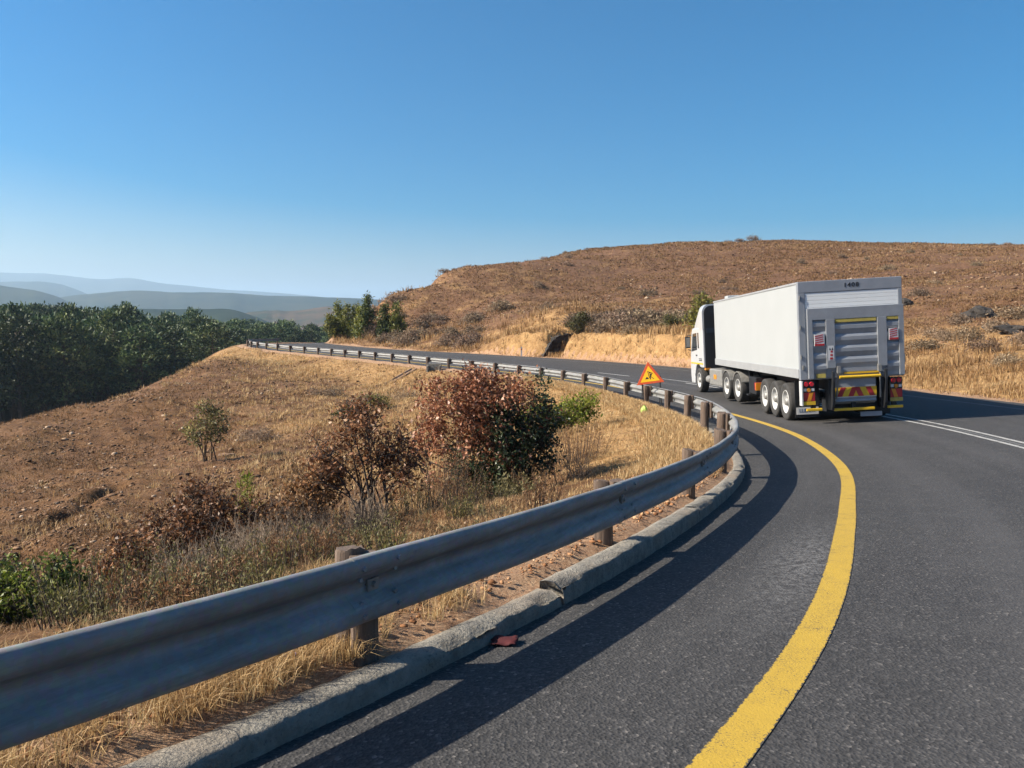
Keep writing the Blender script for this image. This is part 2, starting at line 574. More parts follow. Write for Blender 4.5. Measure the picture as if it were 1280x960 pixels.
pts += [(-20.6, 72.3, -0.98), (-24.0, 76.3, -0.92), (-27.0, 80.6, -0.88), (-29.4, 85.6, -0.88), (-30.9, 91.5, -0.95),
        (-31.2, 98.0, -1.1), (-30.0, 105.0, -1.25), (-28.4, 112.0, -1.5), (-27.8, 119.0, -1.9), (-29.0, 126.0, -2.5), (-32, 133, -3.2), (-37, 141, -4)]
P = np.array(pts)
DS = 0.25


def resample(P, ds):
    d = np.concatenate([[0], np.cumsum(np.linalg.norm(np.diff(P[:, :2], axis=0), axis=1))])
    s = np.arange(0, d[-1], ds)
    return np.stack([np.interp(s, d, P[:, k]) for k in range(P.shape[1])], 1)


def gsmooth(a, sig):
    r = int(3 * sig)
    k = np.exp(-0.5 * (np.arange(-r, r + 1) / sig) ** 2)
    k /= k.sum()
    ap = np.concatenate([2 * a[0] - a[r:0:-1], a, 2 * a[-1] - a[-2:-r - 2:-1]])
    return np.convolve(ap, k, 'valid')


A = resample(P, DS)
xy = np.stack([gsmooth(A[:, 0], 5.5), gsmooth(A[:, 1], 5.5)], 1)
zz = gsmooth(A[:, 2], 9)
A = resample(np.column_stack([xy, zz]), DS)
AX = A[:, :2].copy()
T = np.gradient(AX, axis=0)
T /= np.linalg.norm(T, axis=1)[:, None]
NR = np.stack([T[:, 1], -T[:, 0]], 1)          # to the right of travel
ZR = A[:, 2].copy()                            # rail top
NS = len(AX)
S = np.arange(NS) * DS


def s_near(p):
    return S[np.argmin(((AX - np.asarray(p[:2])) ** 2).sum(1))]


S0 = s_near(ray_pt(475, 692, 3.355))           # the post nearest the camera
S_SCUFF = s_near(ray_pt(820, 590, 6.5))
HR = 0.62 + 0.18 * sstep(3, 14, S - S0)
Z0 = ZR - HR                                   # asphalt at the kerb
BANK = 0.045
WID = 10.0 - 1.7 * sstep(45, 75, S - S0)


def at(s, o, dz=0.0):
    """point at length s, offset o right of the rail face, dz above the asphalt"""
    s = np.asarray(s, float)
    o = np.asarray(o, float)
    f = lambda a: np.interp(s, S, a)
    x = f(AX[:, 0]) + f(NR[:, 0]) * o
    y = f(AX[:, 1]) + f(NR[:, 1]) * o
    z = f(Z0) + BANK * np.maximum(o, 0) + dz
    return np.stack(np.broadcast_arrays(x, y, z), -1)


def so_of(x, y):
    """nearest station and signed offset of many points"""
    n = len(x)
    s = np.zeros(n)
    o = np.zeros(n)
    B = AX[::2]
    for i in range(0, n, 4000):
        dx = x[i:i + 4000, None] - B[None, :, 0]
        dy = y[i:i + 4000, None] - B[None, :, 1]
        k = np.argmin(dx * dx + dy * dy, 1) * 2
        ddx = x[i:i + 4000] - AX[k, 0]
        ddy = y[i:i + 4000] - AX[k, 1]
        s[i:i + 4000] = S[k] + ddx * T[k, 0] + ddy * T[k, 1]
        dist = np.hypot(ddx, ddy)
        oo = ddx * NR[k, 0] + ddy * NR[k, 1]
        end = (k == 0) | (k >= NS - 3)
        o[i:i + 4000] = np.where(end, np.sign(oo) * dist, oo)
    return s, o


M['asphalt'] = mk_asphalt()

# ------------------------------------------------------------------ terrain height field
CP_PX = [
    # hollow and bare slope left of the rail
    (300, 745, 6.5), (0, 805, 5.4), (0, 700, 11), (150, 700, 10.5), (300, 660, 13), (470, 668, 10), (600, 640, 12.5), (680, 618, 13.5),
    (760, 580, 14.5), (800, 515, 22), (740, 530, 22), (740, 497, 29.5), (640, 522, 28), (640, 483, 38), (540, 560, 22),
    (540, 500, 36), (540, 464, 48), (420, 600, 20), (420, 520, 36), (420, 470, 55), (262, 578, 24), (300, 500, 42), (330, 456, 62),
    (0, 536.5, 38), (92, 514, 44), (148, 499, 48), (203, 481, 53), (236, 464, 57), (269, 447, 63.5), (292, 435, 74),
    (100, 600, 25), (0, 620, 21), (150, 560, 32), (0, 565, 31),
    # hill right of the road
    (1280, 472, 28), (1280, 425, 38), (1280, 370, 58), (1280, 330, 90), (1280, 308, 135),
    (1180, 450, 37), (1180, 400, 52), (1180, 350, 80), (1180, 309, 150), (1060, 430, 48), (1060, 370, 75), (1060, 305, 172),
    (930, 440, 49), (930, 400, 64), (930, 350, 105), (930, 302, 185), (800, 400, 66), (800, 385, 76), (800, 345, 112), (800, 315, 165),
    (690, 408, 66), (690, 364, 100), (690, 321, 150), (620, 412, 71), (620, 378, 92), (620, 338, 125), (550, 415, 76), (550, 392, 93), (550, 356, 114),
    (500, 420, 80), (500, 398, 92), (500, 372, 102), (478, 375, 101), (540, 353, 112), (460, 421, 84), (457, 366, 99), (432, 380, 97), (415, 408, 93),
    # behind the crest
    (930, 335, 270), (1180, 335, 240), (690, 345, 230), (550, 378, 170), (455, 408, 135), (1280, 335, 210), (1060, 335, 260), (800, 340, 250),
]
CP = [tuple(ray_pt(*p)) for p in CP_PX]
CP += [(-36, 46, -9.5), (-36, 58, -10), (-35, 70, -9), (-39, 82, -8), (-41, 95, -8), (-50, 60, -16), (-50, 80, -16), (-52, 102, -15),
       (-75, 90, -20), (-75, 130, -19), (-100, 160, -20), (-120, 120, -21), (-160, 140, -21), (-200, 250, -18), (-120, 260, -18),
       (-60, 200, -16), (-40, 140, -10), (-250, 350, -17), (-100, 350, -17), (0, 350, -15), (-12, 3, -2.6), (-20, 8, -3.9), (-36, 18, -6),
       (-33, 30, -6), (-60, 30, -14), (-100, 50, -20), (-160, 40, -24), (-20, -2, -2.0), (-40, -5, -5), (60, 40, 3.5), (100, 60, 11), (80, 20, 6), (60, 0, 6),
       (30, -10, 3.2), (100, -20, 12), (60, -40, 9), (0, -40, 5), (-60, -60, 2), (-120, -40, -14), (10, 200, -4), (200, 150, 14), (250, 60, 16), (150, 100, 14),
       (0, -200, 20), (250, -150, 30), (-250, -100, -25), (200, 330, 2), (100, 350, -6), (-350, 150, -24), (350, 200, 8)]
rs = np.arange(4, S[-1] - 2, 3.5)
CP += [tuple(p) for p in at(rs, -1.25, 0.10 + 0.14 * sstep(S0 + 7, S0 + 13, rs))]
for o, dz in ((-3.2, -0.40), (3.0, -0.1), (7.0, -0.1)):
    CP += [tuple(p) for p in at(rs, o, dz)]
CP += [tuple(p) for p in at(rs, np.interp(rs, S, WID) + 1.0, 0.02)]
CP += [tuple(p) for p in at(rs[rs > S0 + 8], np.interp(rs[rs > S0 + 8], S, WID) + 3.6, 0.12)]
CP = np.array(CP)
_d = np.hypot(CP[:, None, 0] - CP[None, :, 0], CP[:, None, 1] - CP[None, :, 1])
RC = 2.5
_K = np.sqrt(_d ** 2 + RC ** 2)
_n = len(CP)
_Am = np.zeros((_n + 3, _n + 3))
_Am[:_n, :_n] = _K + np.eye(_n) * -0.25
_Am[:_n, _n] = 1
_Am[:_n, _n + 1:] = CP[:, :2]
_Am[_n, :_n] = 1
_Am[_n + 1:, :_n] = CP[:, :2].T
_w = np.linalg.solve(_Am, np.concatenate([CP[:, 2], [0, 0, 0]]))


def rbf(x, y):
    out = np.zeros(len(x))
    for i in range(0, len(x), 8000):
        dx = x[i:i + 8000, None] - CP[None, :, 0]
        dy = y[i:i + 8000, None] - CP[None, :, 1]
        out[i:i + 8000] = np.sqrt(dx * dx + dy * dy + RC * RC) @ _w[:_n] + _w[_n] + x[i:i + 8000] * _w[_n + 1] + y[i:i + 8000] * _w[_n + 2]
    return out


_sc = np.arange(S0 + 30, S0 + 75, 0.1)


def s_edge(px, do):
    """station where the right road edge plus do lies in the direction of photo column px"""
    q = at(_sc, np.interp(_sc, S, WID) + do)
    return float(_sc[np.argmin(np.abs(640 + F_PX * 0.99 * q[:, 0] / q[:, 1] - px))])


S_REC = s_edge(691, 1.0)

GROOVES = [tuple(ray_pt(*a)[:2]) + tuple(ray_pt(*b)[:2]) for a, b in (((-20, 712, 10.3), (96, 642, 16.5)), ((96, 642, 16.5), (150, 618, 20)), ((60, 588, 26.5), (180, 585, 25)), ((180, 585, 25), (330, 556, 28)))]


def terrain(x, y, full=False):
    x = np.asarray(x, float)
    y = np.asarray(y, float)
    r = np.hypot(x, y)
    near = r < 420
    z = np.full(len(x), -60.0)
    z[near] = rbf(x[near], y[near])
    s, o = so_of(x, y)
    wid = np.interp(s, S, WID)
    away = np.maximum(np.maximum(-o - 1.2, o - wid - 1.0), 0)
    amp = sstep(0, 5, away)
    z = z + amp * (0.30 * fbm(x, y, 7.0, 3, 3) + 0.10 * fbm(x, y, 1.3, 4, 9)) + sstep(4, 40, away) * 0.45 * fbm(x, y, 28.0, 3, 21)
    # cut bank beside the far lane with a narrow notch in it
    ob = o - wid
    bank = sstep(S_REC - 17, S_REC - 13, s) * (1 - sstep(S_REC + 4, S_REC + 13, s))
    face = 1.0 + 0.5 * fbm(s, s * 0, 2.5, 3, 91)
    notch = (1 - sstep(1.15, 1.6, np.abs(s - S_REC + 0.25 * (ob - 2)))) * (1 - sstep(4.6, 5.2, ob))
    z = z + np.where(o > 3, bank * 1.75 * sstep(0.65, 1.35 + 0.45 * face, ob) * (1 - sstep(5.5, 14, ob)) * (1 - notch), 0)
    z = z - np.where(o > 3, notch * 0.25 * sstep(1.2, 2, ob), 0)
    lft = sstep(0.5, 3.0, -o) * (r < 90)
    z = z + lft * (0.085 * fbm(x, y, 0.75, 4, 71) + 0.05 * np.minimum(0, fbm(x, y, 1.9, 3, 73)) * 2.0)
    for (ax, ay, bx, by) in GROOVES:
        ux, uy = bx - ax, by - ay
        L2 = ux * ux + uy * uy
        t = np.clip(((x - ax) * ux + (y - ay) * uy) / L2, 0, 1)
        d = np.hypot(x - ax - t * ux + 0.35 * fbm(x, y, 1.2, 2, 75), y - ay - t * uy + 0.35 * fbm(x, y, 1.2, 2, 76))
        z = z - 0.17 * np.exp(-(d / 0.24) ** 2) + 0.07 * np.exp(-((d - 0.55) / 0.28) ** 2)
    # erosion steps on the hill and the bare slope
    z = z + sstep(5, 18, away) * 0.35 * np.abs(fbm(x + 0.4 * y, y, 4.0, 3, 31))
    far = sstep(300, 900, r)
    z = z * (1 - far) + far * (-62 + 22 * fbm(x, y, 900, 4, 41) * sstep(500, 2500, r))
    zr = np.interp(s, S, Z0) + BANK * np.clip(o, 0, wid)
    if full:
        low_l = sstep(-1.4, -1.05, o) * (1 - sstep(wid + 0.85, wid + 1.2, o))
        z = z - low_l * 0.12
        inside = sstep(-0.9, -0.55, o) * (1 - sstep(wid + 0.35, wid + 0.7, o))
        z = z * (1 - inside) + inside * (zr - 0.4)
    return z, s, o, wid


# region masks painted by where things grow
REG = np.array([  # x, y, straw, red
    (2.5, 14, 1, 0), (1, 20, 1, .2), (3, 24, 1, 0), (-1, 30, .9, .4), (-3, 40, .75, .5), (-8, 50, .7, .5), (-14, 58, .7, .6), (-22, 68, .8, .6), (-26, 74, .8, .6),
    (-2, 10, .15, .3), (-1, 8, .2, .3), (0.6, 12, .15, .35), (1.0, 10.6, .25, .3), (0, 13.8, .15, .35), (-0.8, 11.3, .1, .3), (-4, 16, .22, .4), (-8, 26, .18, .5), (-10, 38, .38, .6), (-13, 48, .32, .6), (-20, 55, .3, .5), (-6, 34, .48, .6),
    (-8, 13, .2, .3), (-12, 24, .12, .35), (-16, 32, .08, .35), (-22, 38, .05, .3), (-14, 16, .08, .25), (-20, 24, .03, .3), (-20, 46, .1, .4), (-24, 56, .2, .5), (-9, 6, .05, .2), (-5, 7, .08, .2), (-3, 6, .12, .3), (-7, 10, .05, .3), (-12, 14, .03, .25), (-3, 12, .2, .4),
    (-40, 60, .1, .3), (-40, 90, .4, .4), (-60, 60, .1, .2),
    (22, 22, 1, 0), (24, 30, .95, 0), (30, 28, .7, .3), (14, 45, .95, .1), (8, 52, .9, .3), (2, 58, .7, .5), (-6, 68, .5, .5), (-12, 78, .4, .6), (-20, 92, .4, .5),
    (40, 50, .25, .7), (28, 56, .3, .8), (16, 62, .35, .9), (60, 80, .2, .8), (40, 90, .2, .9), (20, 100, .2, 1), (0, 80, .3, 1), (-8, 90, .35, .9), (60, 140, .3, .6), (30, 160, .15, .8),
    (0, 120, .25, 1), (90, 130, .45, .4), (-10, 105, .4, .7), (90, 60, .3, .6), (60, 10, .7, .2)])


def regions(x, y):
    st = np.zeros(len(x))
    rd = np.zeros(len(x))
    for i in range(0, len(x), 8000):
        dx = x[i:i + 8000, None] - REG[None, :, 0]
        dy = y[i:i + 8000, None] - REG[None, :, 1]
        w = 1.0 / (dx * dx + dy * dy + 2.0) ** 1.6
        w /= w.sum(1)[:, None]
        st[i:i + 8000] = w @ REG[:, 2]
        rd[i:i + 8000] = w @ REG[:, 3]
    return st, rd


# polar grid: fine where the photograph looks, coarser elsewhere
th_f = np.arange(-0.68, 0.68, 0.0017)
th_c = np.arange(0.68, 2 * PI - 0.68, 0.03)
TH = np.concatenate([th_f, th_c])
RR = np.concatenate([np.geomspace(0.6, 4, 70, endpoint=False), np.geomspace(4, 70, 330, endpoint=False), np.geomspace(70, 640, 130, endpoint=False), np.geomspace(640, 11500, 46)])
nt, nr = len(TH), len(RR)
gx = (RR[:, None] * np.sin(TH)[None, :]).ravel()
gy = (RR[:, None] * np.cos(TH)[None, :]).ravel()
gz, gs, go, gw = terrain(gx, gy, full=True)
i0 = (np.arange(nr - 1)[:, None] * nt + np.arange(nt)[None, :])
i1 = (np.arange(nr - 1)[:, None] * nt + (np.arange(nt)[None, :] + 1) % nt)
quads = np.stack([i0, i1, i1 + nt, i0 + nt], -1).reshape(-1, 4)[:, ::-1]
gv = np.column_stack([gx, gy, gz])
# close the small hole below the camera
gv = np.vstack([gv, [[0, 0, gz[:nt].mean()]]])
cap = np.stack([np.full(nt, nr * nt), np.arange(nt), (np.arange(nt) + 1) % nt], -1)[:, ::-1]
ground = npmesh('ground', gv, [quads, cap], M['ground'], smooth=True)
tag(ground, kind='structure')
st, rd = regions(gx, gy)
rfar = np.hypot(gx, gy)
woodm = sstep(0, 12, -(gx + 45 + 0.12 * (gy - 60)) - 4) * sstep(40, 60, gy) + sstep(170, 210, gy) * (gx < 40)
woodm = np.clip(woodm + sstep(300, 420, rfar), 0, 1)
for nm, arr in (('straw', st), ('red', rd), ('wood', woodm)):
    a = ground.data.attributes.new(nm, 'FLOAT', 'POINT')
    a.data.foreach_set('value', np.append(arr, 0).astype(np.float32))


def gz_at(x, y):
    z, _, _, _ = terrain(np.array([x], float), np.array([y], float), True)
    return float(z[0])


# ------------------------------------------------------------------ road, verges, kerb, markings


def strip(name, s_arr, o_list, dz_fn, mat, uv=False, smooth=True):
    s_arr = np.asarray(s_arr)
    cols = []
    for o in o_list:
        oo = o(s_arr) if callable(o) else np.full(len(s_arr), o)
        p = at(s_arr, oo)
        p[:, 2] += dz_fn(s_arr, oo, p)
        cols.append(p)
    V = np.stack(cols, 1)
    ns, no = V.shape[:2]
    idx = np.arange(ns * no).reshape(ns, no)
    Q = np.stack([idx[:-1, :-1], idx[:-1, 1:], idx[1:, 1:], idx[1:, :-1]], -1).reshape(-1, 4)
    ob = npmesh(name, V.reshape(-1, 3), Q, mat, smooth=smooth)
    if uv:
        O = np.stack([(o(s_arr) if callable(o) else np.full(len(s_arr), o)) for o in o_list], 1).ravel()
        SS = np.repeat(s_arr, no)
        U = np.column_stack([O, SS])[Q.ravel()].astype(np.float32)
        l = ob.data.uv_layers.new(name='offset_length')
        l.data.foreach_set('uv', U.ravel())
    return ob


sr = np.arange(1, S[-1] - 1, 0.25)
wf = lambda k: (lambda s: np.interp(s, S, WID) * k)
road = strip('road', sr, [-0.03] + [wf(k) for k in np.linspace(0.04, 1.0, 24)], lambda s, o, p: 0.0, M['asphalt'], uv=True)
tag(road, kind='structure')


def verge_dz(s, o, p):
    zt, _, _, _ = terrain(p[:, 0], p[:, 1])
    base = np.interp(s, S, Z0)
    k = sstep(0.15, 1.35, -o)
    z = (base + 0.074 + 0.05 * sstep(0.06, 0.3, -o) + 0.12 * sstep(0.12, 0.6, -o) * sstep(S0 + 7, S0 + 13, s)) * (1 - k) + (zt - 0.05) * k
    return z - p[:, 2] + (0.035 * fbm(p[:, 0], p[:, 1], 0.5, 3, 7) + 0.016 * fbm(p[:, 0], p[:, 1], 0.09, 2, 8)) * sstep(0.03, 0.4, -o)


sv = np.concatenate([np.arange(1, S0 - 5, 0.5), np.arange(S0 - 5, S0 + 16, 0.06), np.arange(S0 + 16, S[-1] - 1, 0.5)])
verge = strip('verge', sv, list(np.linspace(-0.03, -1.45, 27)), verge_dz, M['gravel'])
tag(verge, kind='structure')


def shoulder_dz(s, o, p):
    zt, _, _, _ = terrain(p[:, 0], p[:, 1])
    w = np.interp(s, S, WID)
    k = sstep(0.1, 1.0, o - w)
    zb = np.interp(s, S, Z0) + BANK * w - 0.012
    return zb * (1 - k) + (zt - 0.05) * k - p[:, 2] + 0.012 * fbm(p[:, 0], p[:, 1], 0.7, 2, 13)


shoulder = strip('shoulder', sr, [(lambda s, d=d: np.interp(s, S, WID) + d) for d in np.linspace(-0.05, 1.15, 9)], shoulder_dz, M['gravel'])
tag(shoulder, kind='structure')

# concrete kerb with chipped arris and joints
KERB = [(-0.055, -0.05), (-0.055, 0.108), (-0.01, 0.116), (0.05, 0.118), (0.090, 0.116), (0.104, 0.108), (0.110, 0.092), (0.114, 0.07), (0.117, 0.03), (0.12, -0.05)]


def kerb_piece(sa, sb, seed, ds, lift):
    s = np.arange(sa, sb + 1e-6, ds)
    cols = []
    for j, (o, dz) in enumerate(KERB):
        p = at(s, o * np.ones_like(s))
        chip = (0.010 * fbm(s * 1.0, np.full_like(s, seed * 3.1), 0.5, 3, seed) + 0.008 * fbm(s, np.full_like(s, j * 1.3 + seed), 0.07, 3, seed + 4)) if j in (2, 3, 4, 5, 6) else 0.006 * fbm(s, np.full_like(s, j * 5.0), 0.2, 3, seed)
        deep = -0.040 * sstep(0.22, 0.6, fbm(s, np.full_like(s, seed + 0.5), 0.55, 4, seed + 5)) if j in (4, 5) else 0
        z = np.interp(s, S, Z0) + dz + (lift if dz > 0 else 0) + chip + deep
        k = np.interp(s, S, NR[:, 0]), np.interp(s, S, NR[:, 1])
        off = 0.008 * fbm(s, np.full_like(s, 40 + j), 0.25, 3, seed + 2) + 0.006 * fbm(s, np.full_like(s, 60 + j * 3.3), 0.06, 3, seed + 6)
        cols.append(np.column_stack([p[:, 0] + k[0] * off, p[:, 1] + k[1] * off, z]))
    V = np.stack(cols, 1)
    ns, no = V.shape[:2]
    idx = np.arange(ns * no).reshape(ns, no)
    Q = np.stack([idx[:-1, :-1], idx[:-1, 1:], idx[1:, 1:], idx[1:, :-1]], -1).reshape(-1, 4)
    caps = np.array([idx[0], idx[-1][::-1]])
    return V.reshape(-1, 3), Q, caps


kv, kq, kc, nk = [], [], [], 0
s = 2.0
k = 0
joint = s_near(ray_pt(688, 740, 4.6))
cuts = [joint - 14, joint - 10.5, joint - 7.2, joint - 3.6, joint, joint + 3.3, joint + 7.0, joint + 10.5, joint + 14]
cuts = list(np.arange(2.0, cuts[0] - 1, 4.0)) + cuts + list(np.arange(cuts[-1] + 4, S[-1] - 2, 4.0))
for a, b in zip(cuts[:-1], cuts[1:]):
    fine = abs((a + b) / 2 - S0) < 14
    lift = (0.0, 0.02, -0.008, 0.012)[k % 4]
    if abs(a - joint) < 0.1:
        lift = 0.022
    if abs(b - joint) < 0.1:
        lift = -0.022
    V, Q, c = kerb_piece(a + 0.008, b - 0.008, k + 3, 0.025 if fine else 0.3, lift)
    kv.append(V)
    kq.append(Q + nk)
    kc.append(c + nk)
    nk += len(V)
    k += 1
kerb = npmesh('kerb', np.vstack(kv), [np.vstack(kq), np.vstack(kc)], M['concrete'], smooth=False)
tag(kerb, kind='structure')

LIFT = 0.004


def road_noise(s, o, p):
    return LIFT


def line(name, sa, sb, oc, w, mat, ds=0.25, dz=0.0):
    s_ = np.arange(sa, sb, ds)
    f = oc if callable(oc) else (lambda s, c=oc: np.full(len(s), c))
    offs = [(lambda s, k=k: f(s) + k * w) for k in (-0.5, 0.0, 0.5)]
    o = strip(name, s_, offs, lambda s, o, p: road_noise(s, o, p) + dz, mat)
    a = o.data.attributes.new('across', 'FLOAT', 'POINT')
    a.data.foreach_set('value', np.tile(np.array([-1, 0, 1], np.float32), len(s_)))
    tag(o, kind='structure')
    return o


yel_o = lambda s: 1.545 - 0.10 * sstep(1, 5, s - S0) + 0.37 * sstep(6, 15, s - S0)
line('yellow_edge_line', 4, S[-1] - 3, yel_o, 0.18, M['yellow_line'])
s_join = s_near(at(S0 + 20.5, 0))
line('white_centre_line', S0 - 12, S0 + 36, 5.42, 0.10, M['white_line'])
line('white_barrier_line', S0 - 12, S0 + 19, 5.10, 0.10, M['white_line'])
line('worn_centre_marking', S0 - 6, S0 + 15.5, 5.26, 0.10, M['grime'], dz=-0.002)
sd = S0 + 21.0
while sd < S0 + 80:
    line('white_lane_dash', sd, sd + 3.2, 5.06 - 0.7 * float(sstep(45, 75, sd - S0)), 0.13, M['white_line'])
    sd += 8.2
line('far_edge_line', 4, S[-1] - 3, (lambda s: np.interp(s, S, WID) - 1.05), 0.11, M['grime'])

# ------------------------------------------------------------------ guardrail
guard = empty('guardrail', at(S0, -0.3))
tag(guard, 'long grey galvanised steel guardrail on wooden posts following the kerb', 'guardrail')
GINV = guard.matrix_basis.inverted()
GO = np.array(guard.location)
# W-beam profile: (depth towards the road, height below the top)
PROF = [(-0.050, -0.012), (-0.030, -0.002), (-0.008, 0.0), (0.008, -0.008), (0.016, -0.028), (0.016, -0.060), (0.006, -0.085), (-0.030, -0.112), (-0.052, -0.130), (-0.058, -0.155),
        (-0.052, -0.180), (-0.030, -0.198), (0.006, -0.225), (0.016, -0.250), (0.016, -0.282), (0.006, -0.302), (-0.022, -0.310), (-0.034, -0.306)]
PA_ = np.array(PROF)
_t = np.gradient(PA_, axis=0)
_t /= np.linalg.norm(_t, axis=1)[:, None]
_nrm = np.stack([-_t[:, 1], _t[:, 0]], 1)
CLOSED = np.vstack([PA_, (PA_ - _nrm * 0.004)[::-1]]) if (_nrm[4, 0] > 0) else np.vstack([PA_, (PA_ + _nrm * 0.004)[::-1]])


def beam_mesh(sa, sb, seed, proud, ds):
    n = max(3, int((sb - sa) / ds) + 1)
    s = np.linspace(sa, sb, n)
    cols = []
    nx = np.interp(s, S, NR[:, 0])
    ny = np.interp(s, S, NR[:, 1])
    zt = np.interp(s, S, ZR)
    dent = 0.008 * fbm(s, np.full_like(s, seed * 1.7), 0.8, 3, seed)
    # the overlapping tail of every panel is tucked slightly behind the next one
    tuck = -proud * sstep(sb - 0.32, sb - 0.24, s)
    for (o, dz) in CLOSED:
        p = at(s, np.zeros_like(s))
        off = o + dent * (1 + dz * 2) + tuck
        cols.append(np.column_stack([p[:, 0] + nx * off, p[:, 1] + ny * off, zt + dz + 0.004 * fbm(s, np.full_like(s, seed + 9.0), 1.2, 2, 3)]))
    V = np.stack(cols, 1)
    ns, no = V.shape[:2]
    idx = np.arange(ns * no).reshape(ns, no)
    nx_ = np.roll(idx, -1, axis=1)
    Q = np.stack([idx[:-1], nx_[:-1], nx_[1:], idx[1:]], -1).reshape(-1, 4)
    return V.reshape(-1, 3) - GO, Q, np.array([idx[0][::-1], idx[-1]])


SP = 2.87
posts_s = [S0 + SP * i for i in range(-7, 39)]
posts_s = [p for p in posts_s if 3 < p < S[-1] - 14]
SPLICE = []
for i, ps in enumerate(posts_s):
    rr = random.Random(i * 7 + 1)
    zt = float(np.interp(ps, S, ZR))
    base = at(ps, -0.195)
    gzv = float(np.interp(ps, S, Z0)) + 0.05
    near = abs(ps - S0) < 20
    top = zt + (0.012 if abs(ps - S0) > 8 else -0.012) + rr.uniform(-0.01, 0.015)
    mb = MB()
    n = 18 if near else 8
    # round pole, slightly oval, checked at the top
    vs = []
    levels = [gzv - 0.35, gzv + 0.2, zt - 0.15, top - 0.012, top]
    r0 = (0.074 if abs(ps - S0) < 8 else 0.090) + rr.uniform(-0.006, 0.006)
    tx, ty = rr.uniform(-0.02, 0.02), rr.uniform(-0.02, 0.02)
    t_ = np.array([np.interp(ps, S, T[:, 0]), np.interp(ps, S, T[:, 1])])
    n_ = np.array([np.interp(ps, S, NR[:, 0]), np.interp(ps, S, NR[:, 1])])
    for li, z in enumerate(levels):
        rz_ = r0 * (1.03, 1.0, 0.98, 0.97, 0.90)[li]
        f = (z - levels[0]) / (levels[-1] - levels[0])
        for kk in range(n):
            a = 2 * PI * kk / n
            rj = rz_ * (1 + 0.05 * math.sin(3 * a + i) + rr.uniform(-0.02, 0.02))
            q = base[:2] + n_ * (rj * math.cos(a)) + t_ * (rj * math.sin(a))
            vs.append((q[0] + tx * f - GO[0], q[1] + ty * f - GO[1], z + ((0.012 * math.cos(a + i) + rr.uniform(-0.010, 0.010)) if li >= 3 else 0) - GO[2]))
    fs = [(l * n + a, l * n + (a + 1) % n, (l + 1) * n + (a + 1) % n, (l + 1) * n + a) for l in range(len(levels) - 1) for a in range(n)]
    fs.append(tuple(range((len(levels) - 1) * n, len(levels) * n)))
    mb.add(vs, fs)
    post = mb.build('post', M['wood'], guard, smooth=True)
    # half-round spacer block between pole and beam
    mb = MB()
    vs = []
    zb0, zb1 = zt - (0.33 if i != 7 else 0.62), zt + (0.008 if abs(ps - S0) > 8 else -0.018) + rr.uniform(-0.01, 0.012)
    cs = base[:2] + n_ * (r0 + 0.022)
    m = 12
    for z in (zb0, zb1):
        for kk in range(m):
            a = 2 * PI * kk / m
            ca = math.cos(a)
            q = cs + n_ * (0.052 * ca) + t_ * (0.074 * math.sin(a))
            vs.append((q[0] - GO[0], q[1] - GO[1], z - GO[2]))
    fs = [(a, (a + 1) % m, m + (a + 1) % m, m + a) for a in range(m)] + [tuple(range(m - 1, -1, -1)), tuple(range(m, 2 * m))]
    mb.add(vs, fs)
    mb.build('spacer_block', M['wood'], post, smooth=True)
for i in range(len(posts_s) - 1):
    a, b = posts_s[i], posts_s[i + 1]
    near = abs((a + b) / 2 - S0) < 14
    V, Q, C_ = beam_mesh(a - 0.16, b + 0.16, i + 1, 0.009, 0.04 if near else 0.25)
    beam = npmesh('beam', V, [Q, C_], M['galv'], guard, smooth=True)
    beam.data.set_sharp_from_angle(angle=math.radians(50))
    if near or b - S0 < 30 and b > S0:
        # post bolt with its square washer in the valley, and eight splice bolts
        mb = MB()
        zt = float(np.interp(a, S, ZR))
        n_ = np.array([np.interp(a, S, NR[:, 0]), np.interp(a, S, NR[:, 1]), 0])
        t_ = np.array([np.interp(a, S, T[:, 0]), np.interp(a, S, T[:, 1]), 0])
        up = np.array([0, 0, 1.0])
        c0 = at(a, 0)
        c0[2] = zt

        def blob(ds_, dz_, o_, r_, h_, nn=8):
            p = c0 + t_ * ds_ + up * dz_ + n_ * o_ - GO
            mb.tube(p, p + n_ * h_, r_, r_ * 0.75, nn)
        for ds_ in (-0.11, 0.11):
            for dz_, o_ in ((-0.045, 0.016), (-0.265, 0.016), (-0.10, -0.012), (-0.212, -0.012)):
                blob(ds_, dz_, o_, 0.014, 0.011)
        mb.build('splice_bolt', M['galv'], beam, smooth=True)['kind'] = 'stuff'
        mb = MB()
        p = c0 + up * (-0.155) + n_ * (-0.051) - GO
        q = [p + t_ * sx * 0.034 + up * sz * 0.027 for sx, sz in ((-1, -1), (1, -1), (1, 1), (-1, 1))]
        mb.add([tuple(v) for v in q] + [tuple(v + n_ * 0.012) for v in q], [(3, 2, 1, 0), (4, 5, 6, 7), (0, 1, 5, 4), (1, 2, 6, 5), (2, 3, 7, 6), (3, 0, 4, 7)])
        mb.tube(p + n_ * 0.012, p + n_ * 0.028, 0.016, 0.012)
        mb.build('post_bolt', M['hub'], beam)

# ------------------------------------------------------------------ truck
st0 = s_near(ray_pt(890, 500, 19.6))


def surf_z(x, y):
    s_, o_ = so_of(np.array([x]), np.array([y]))
    return float(np.interp(s_, S, Z0)[0] + BANK * o_[0]) + 0.012


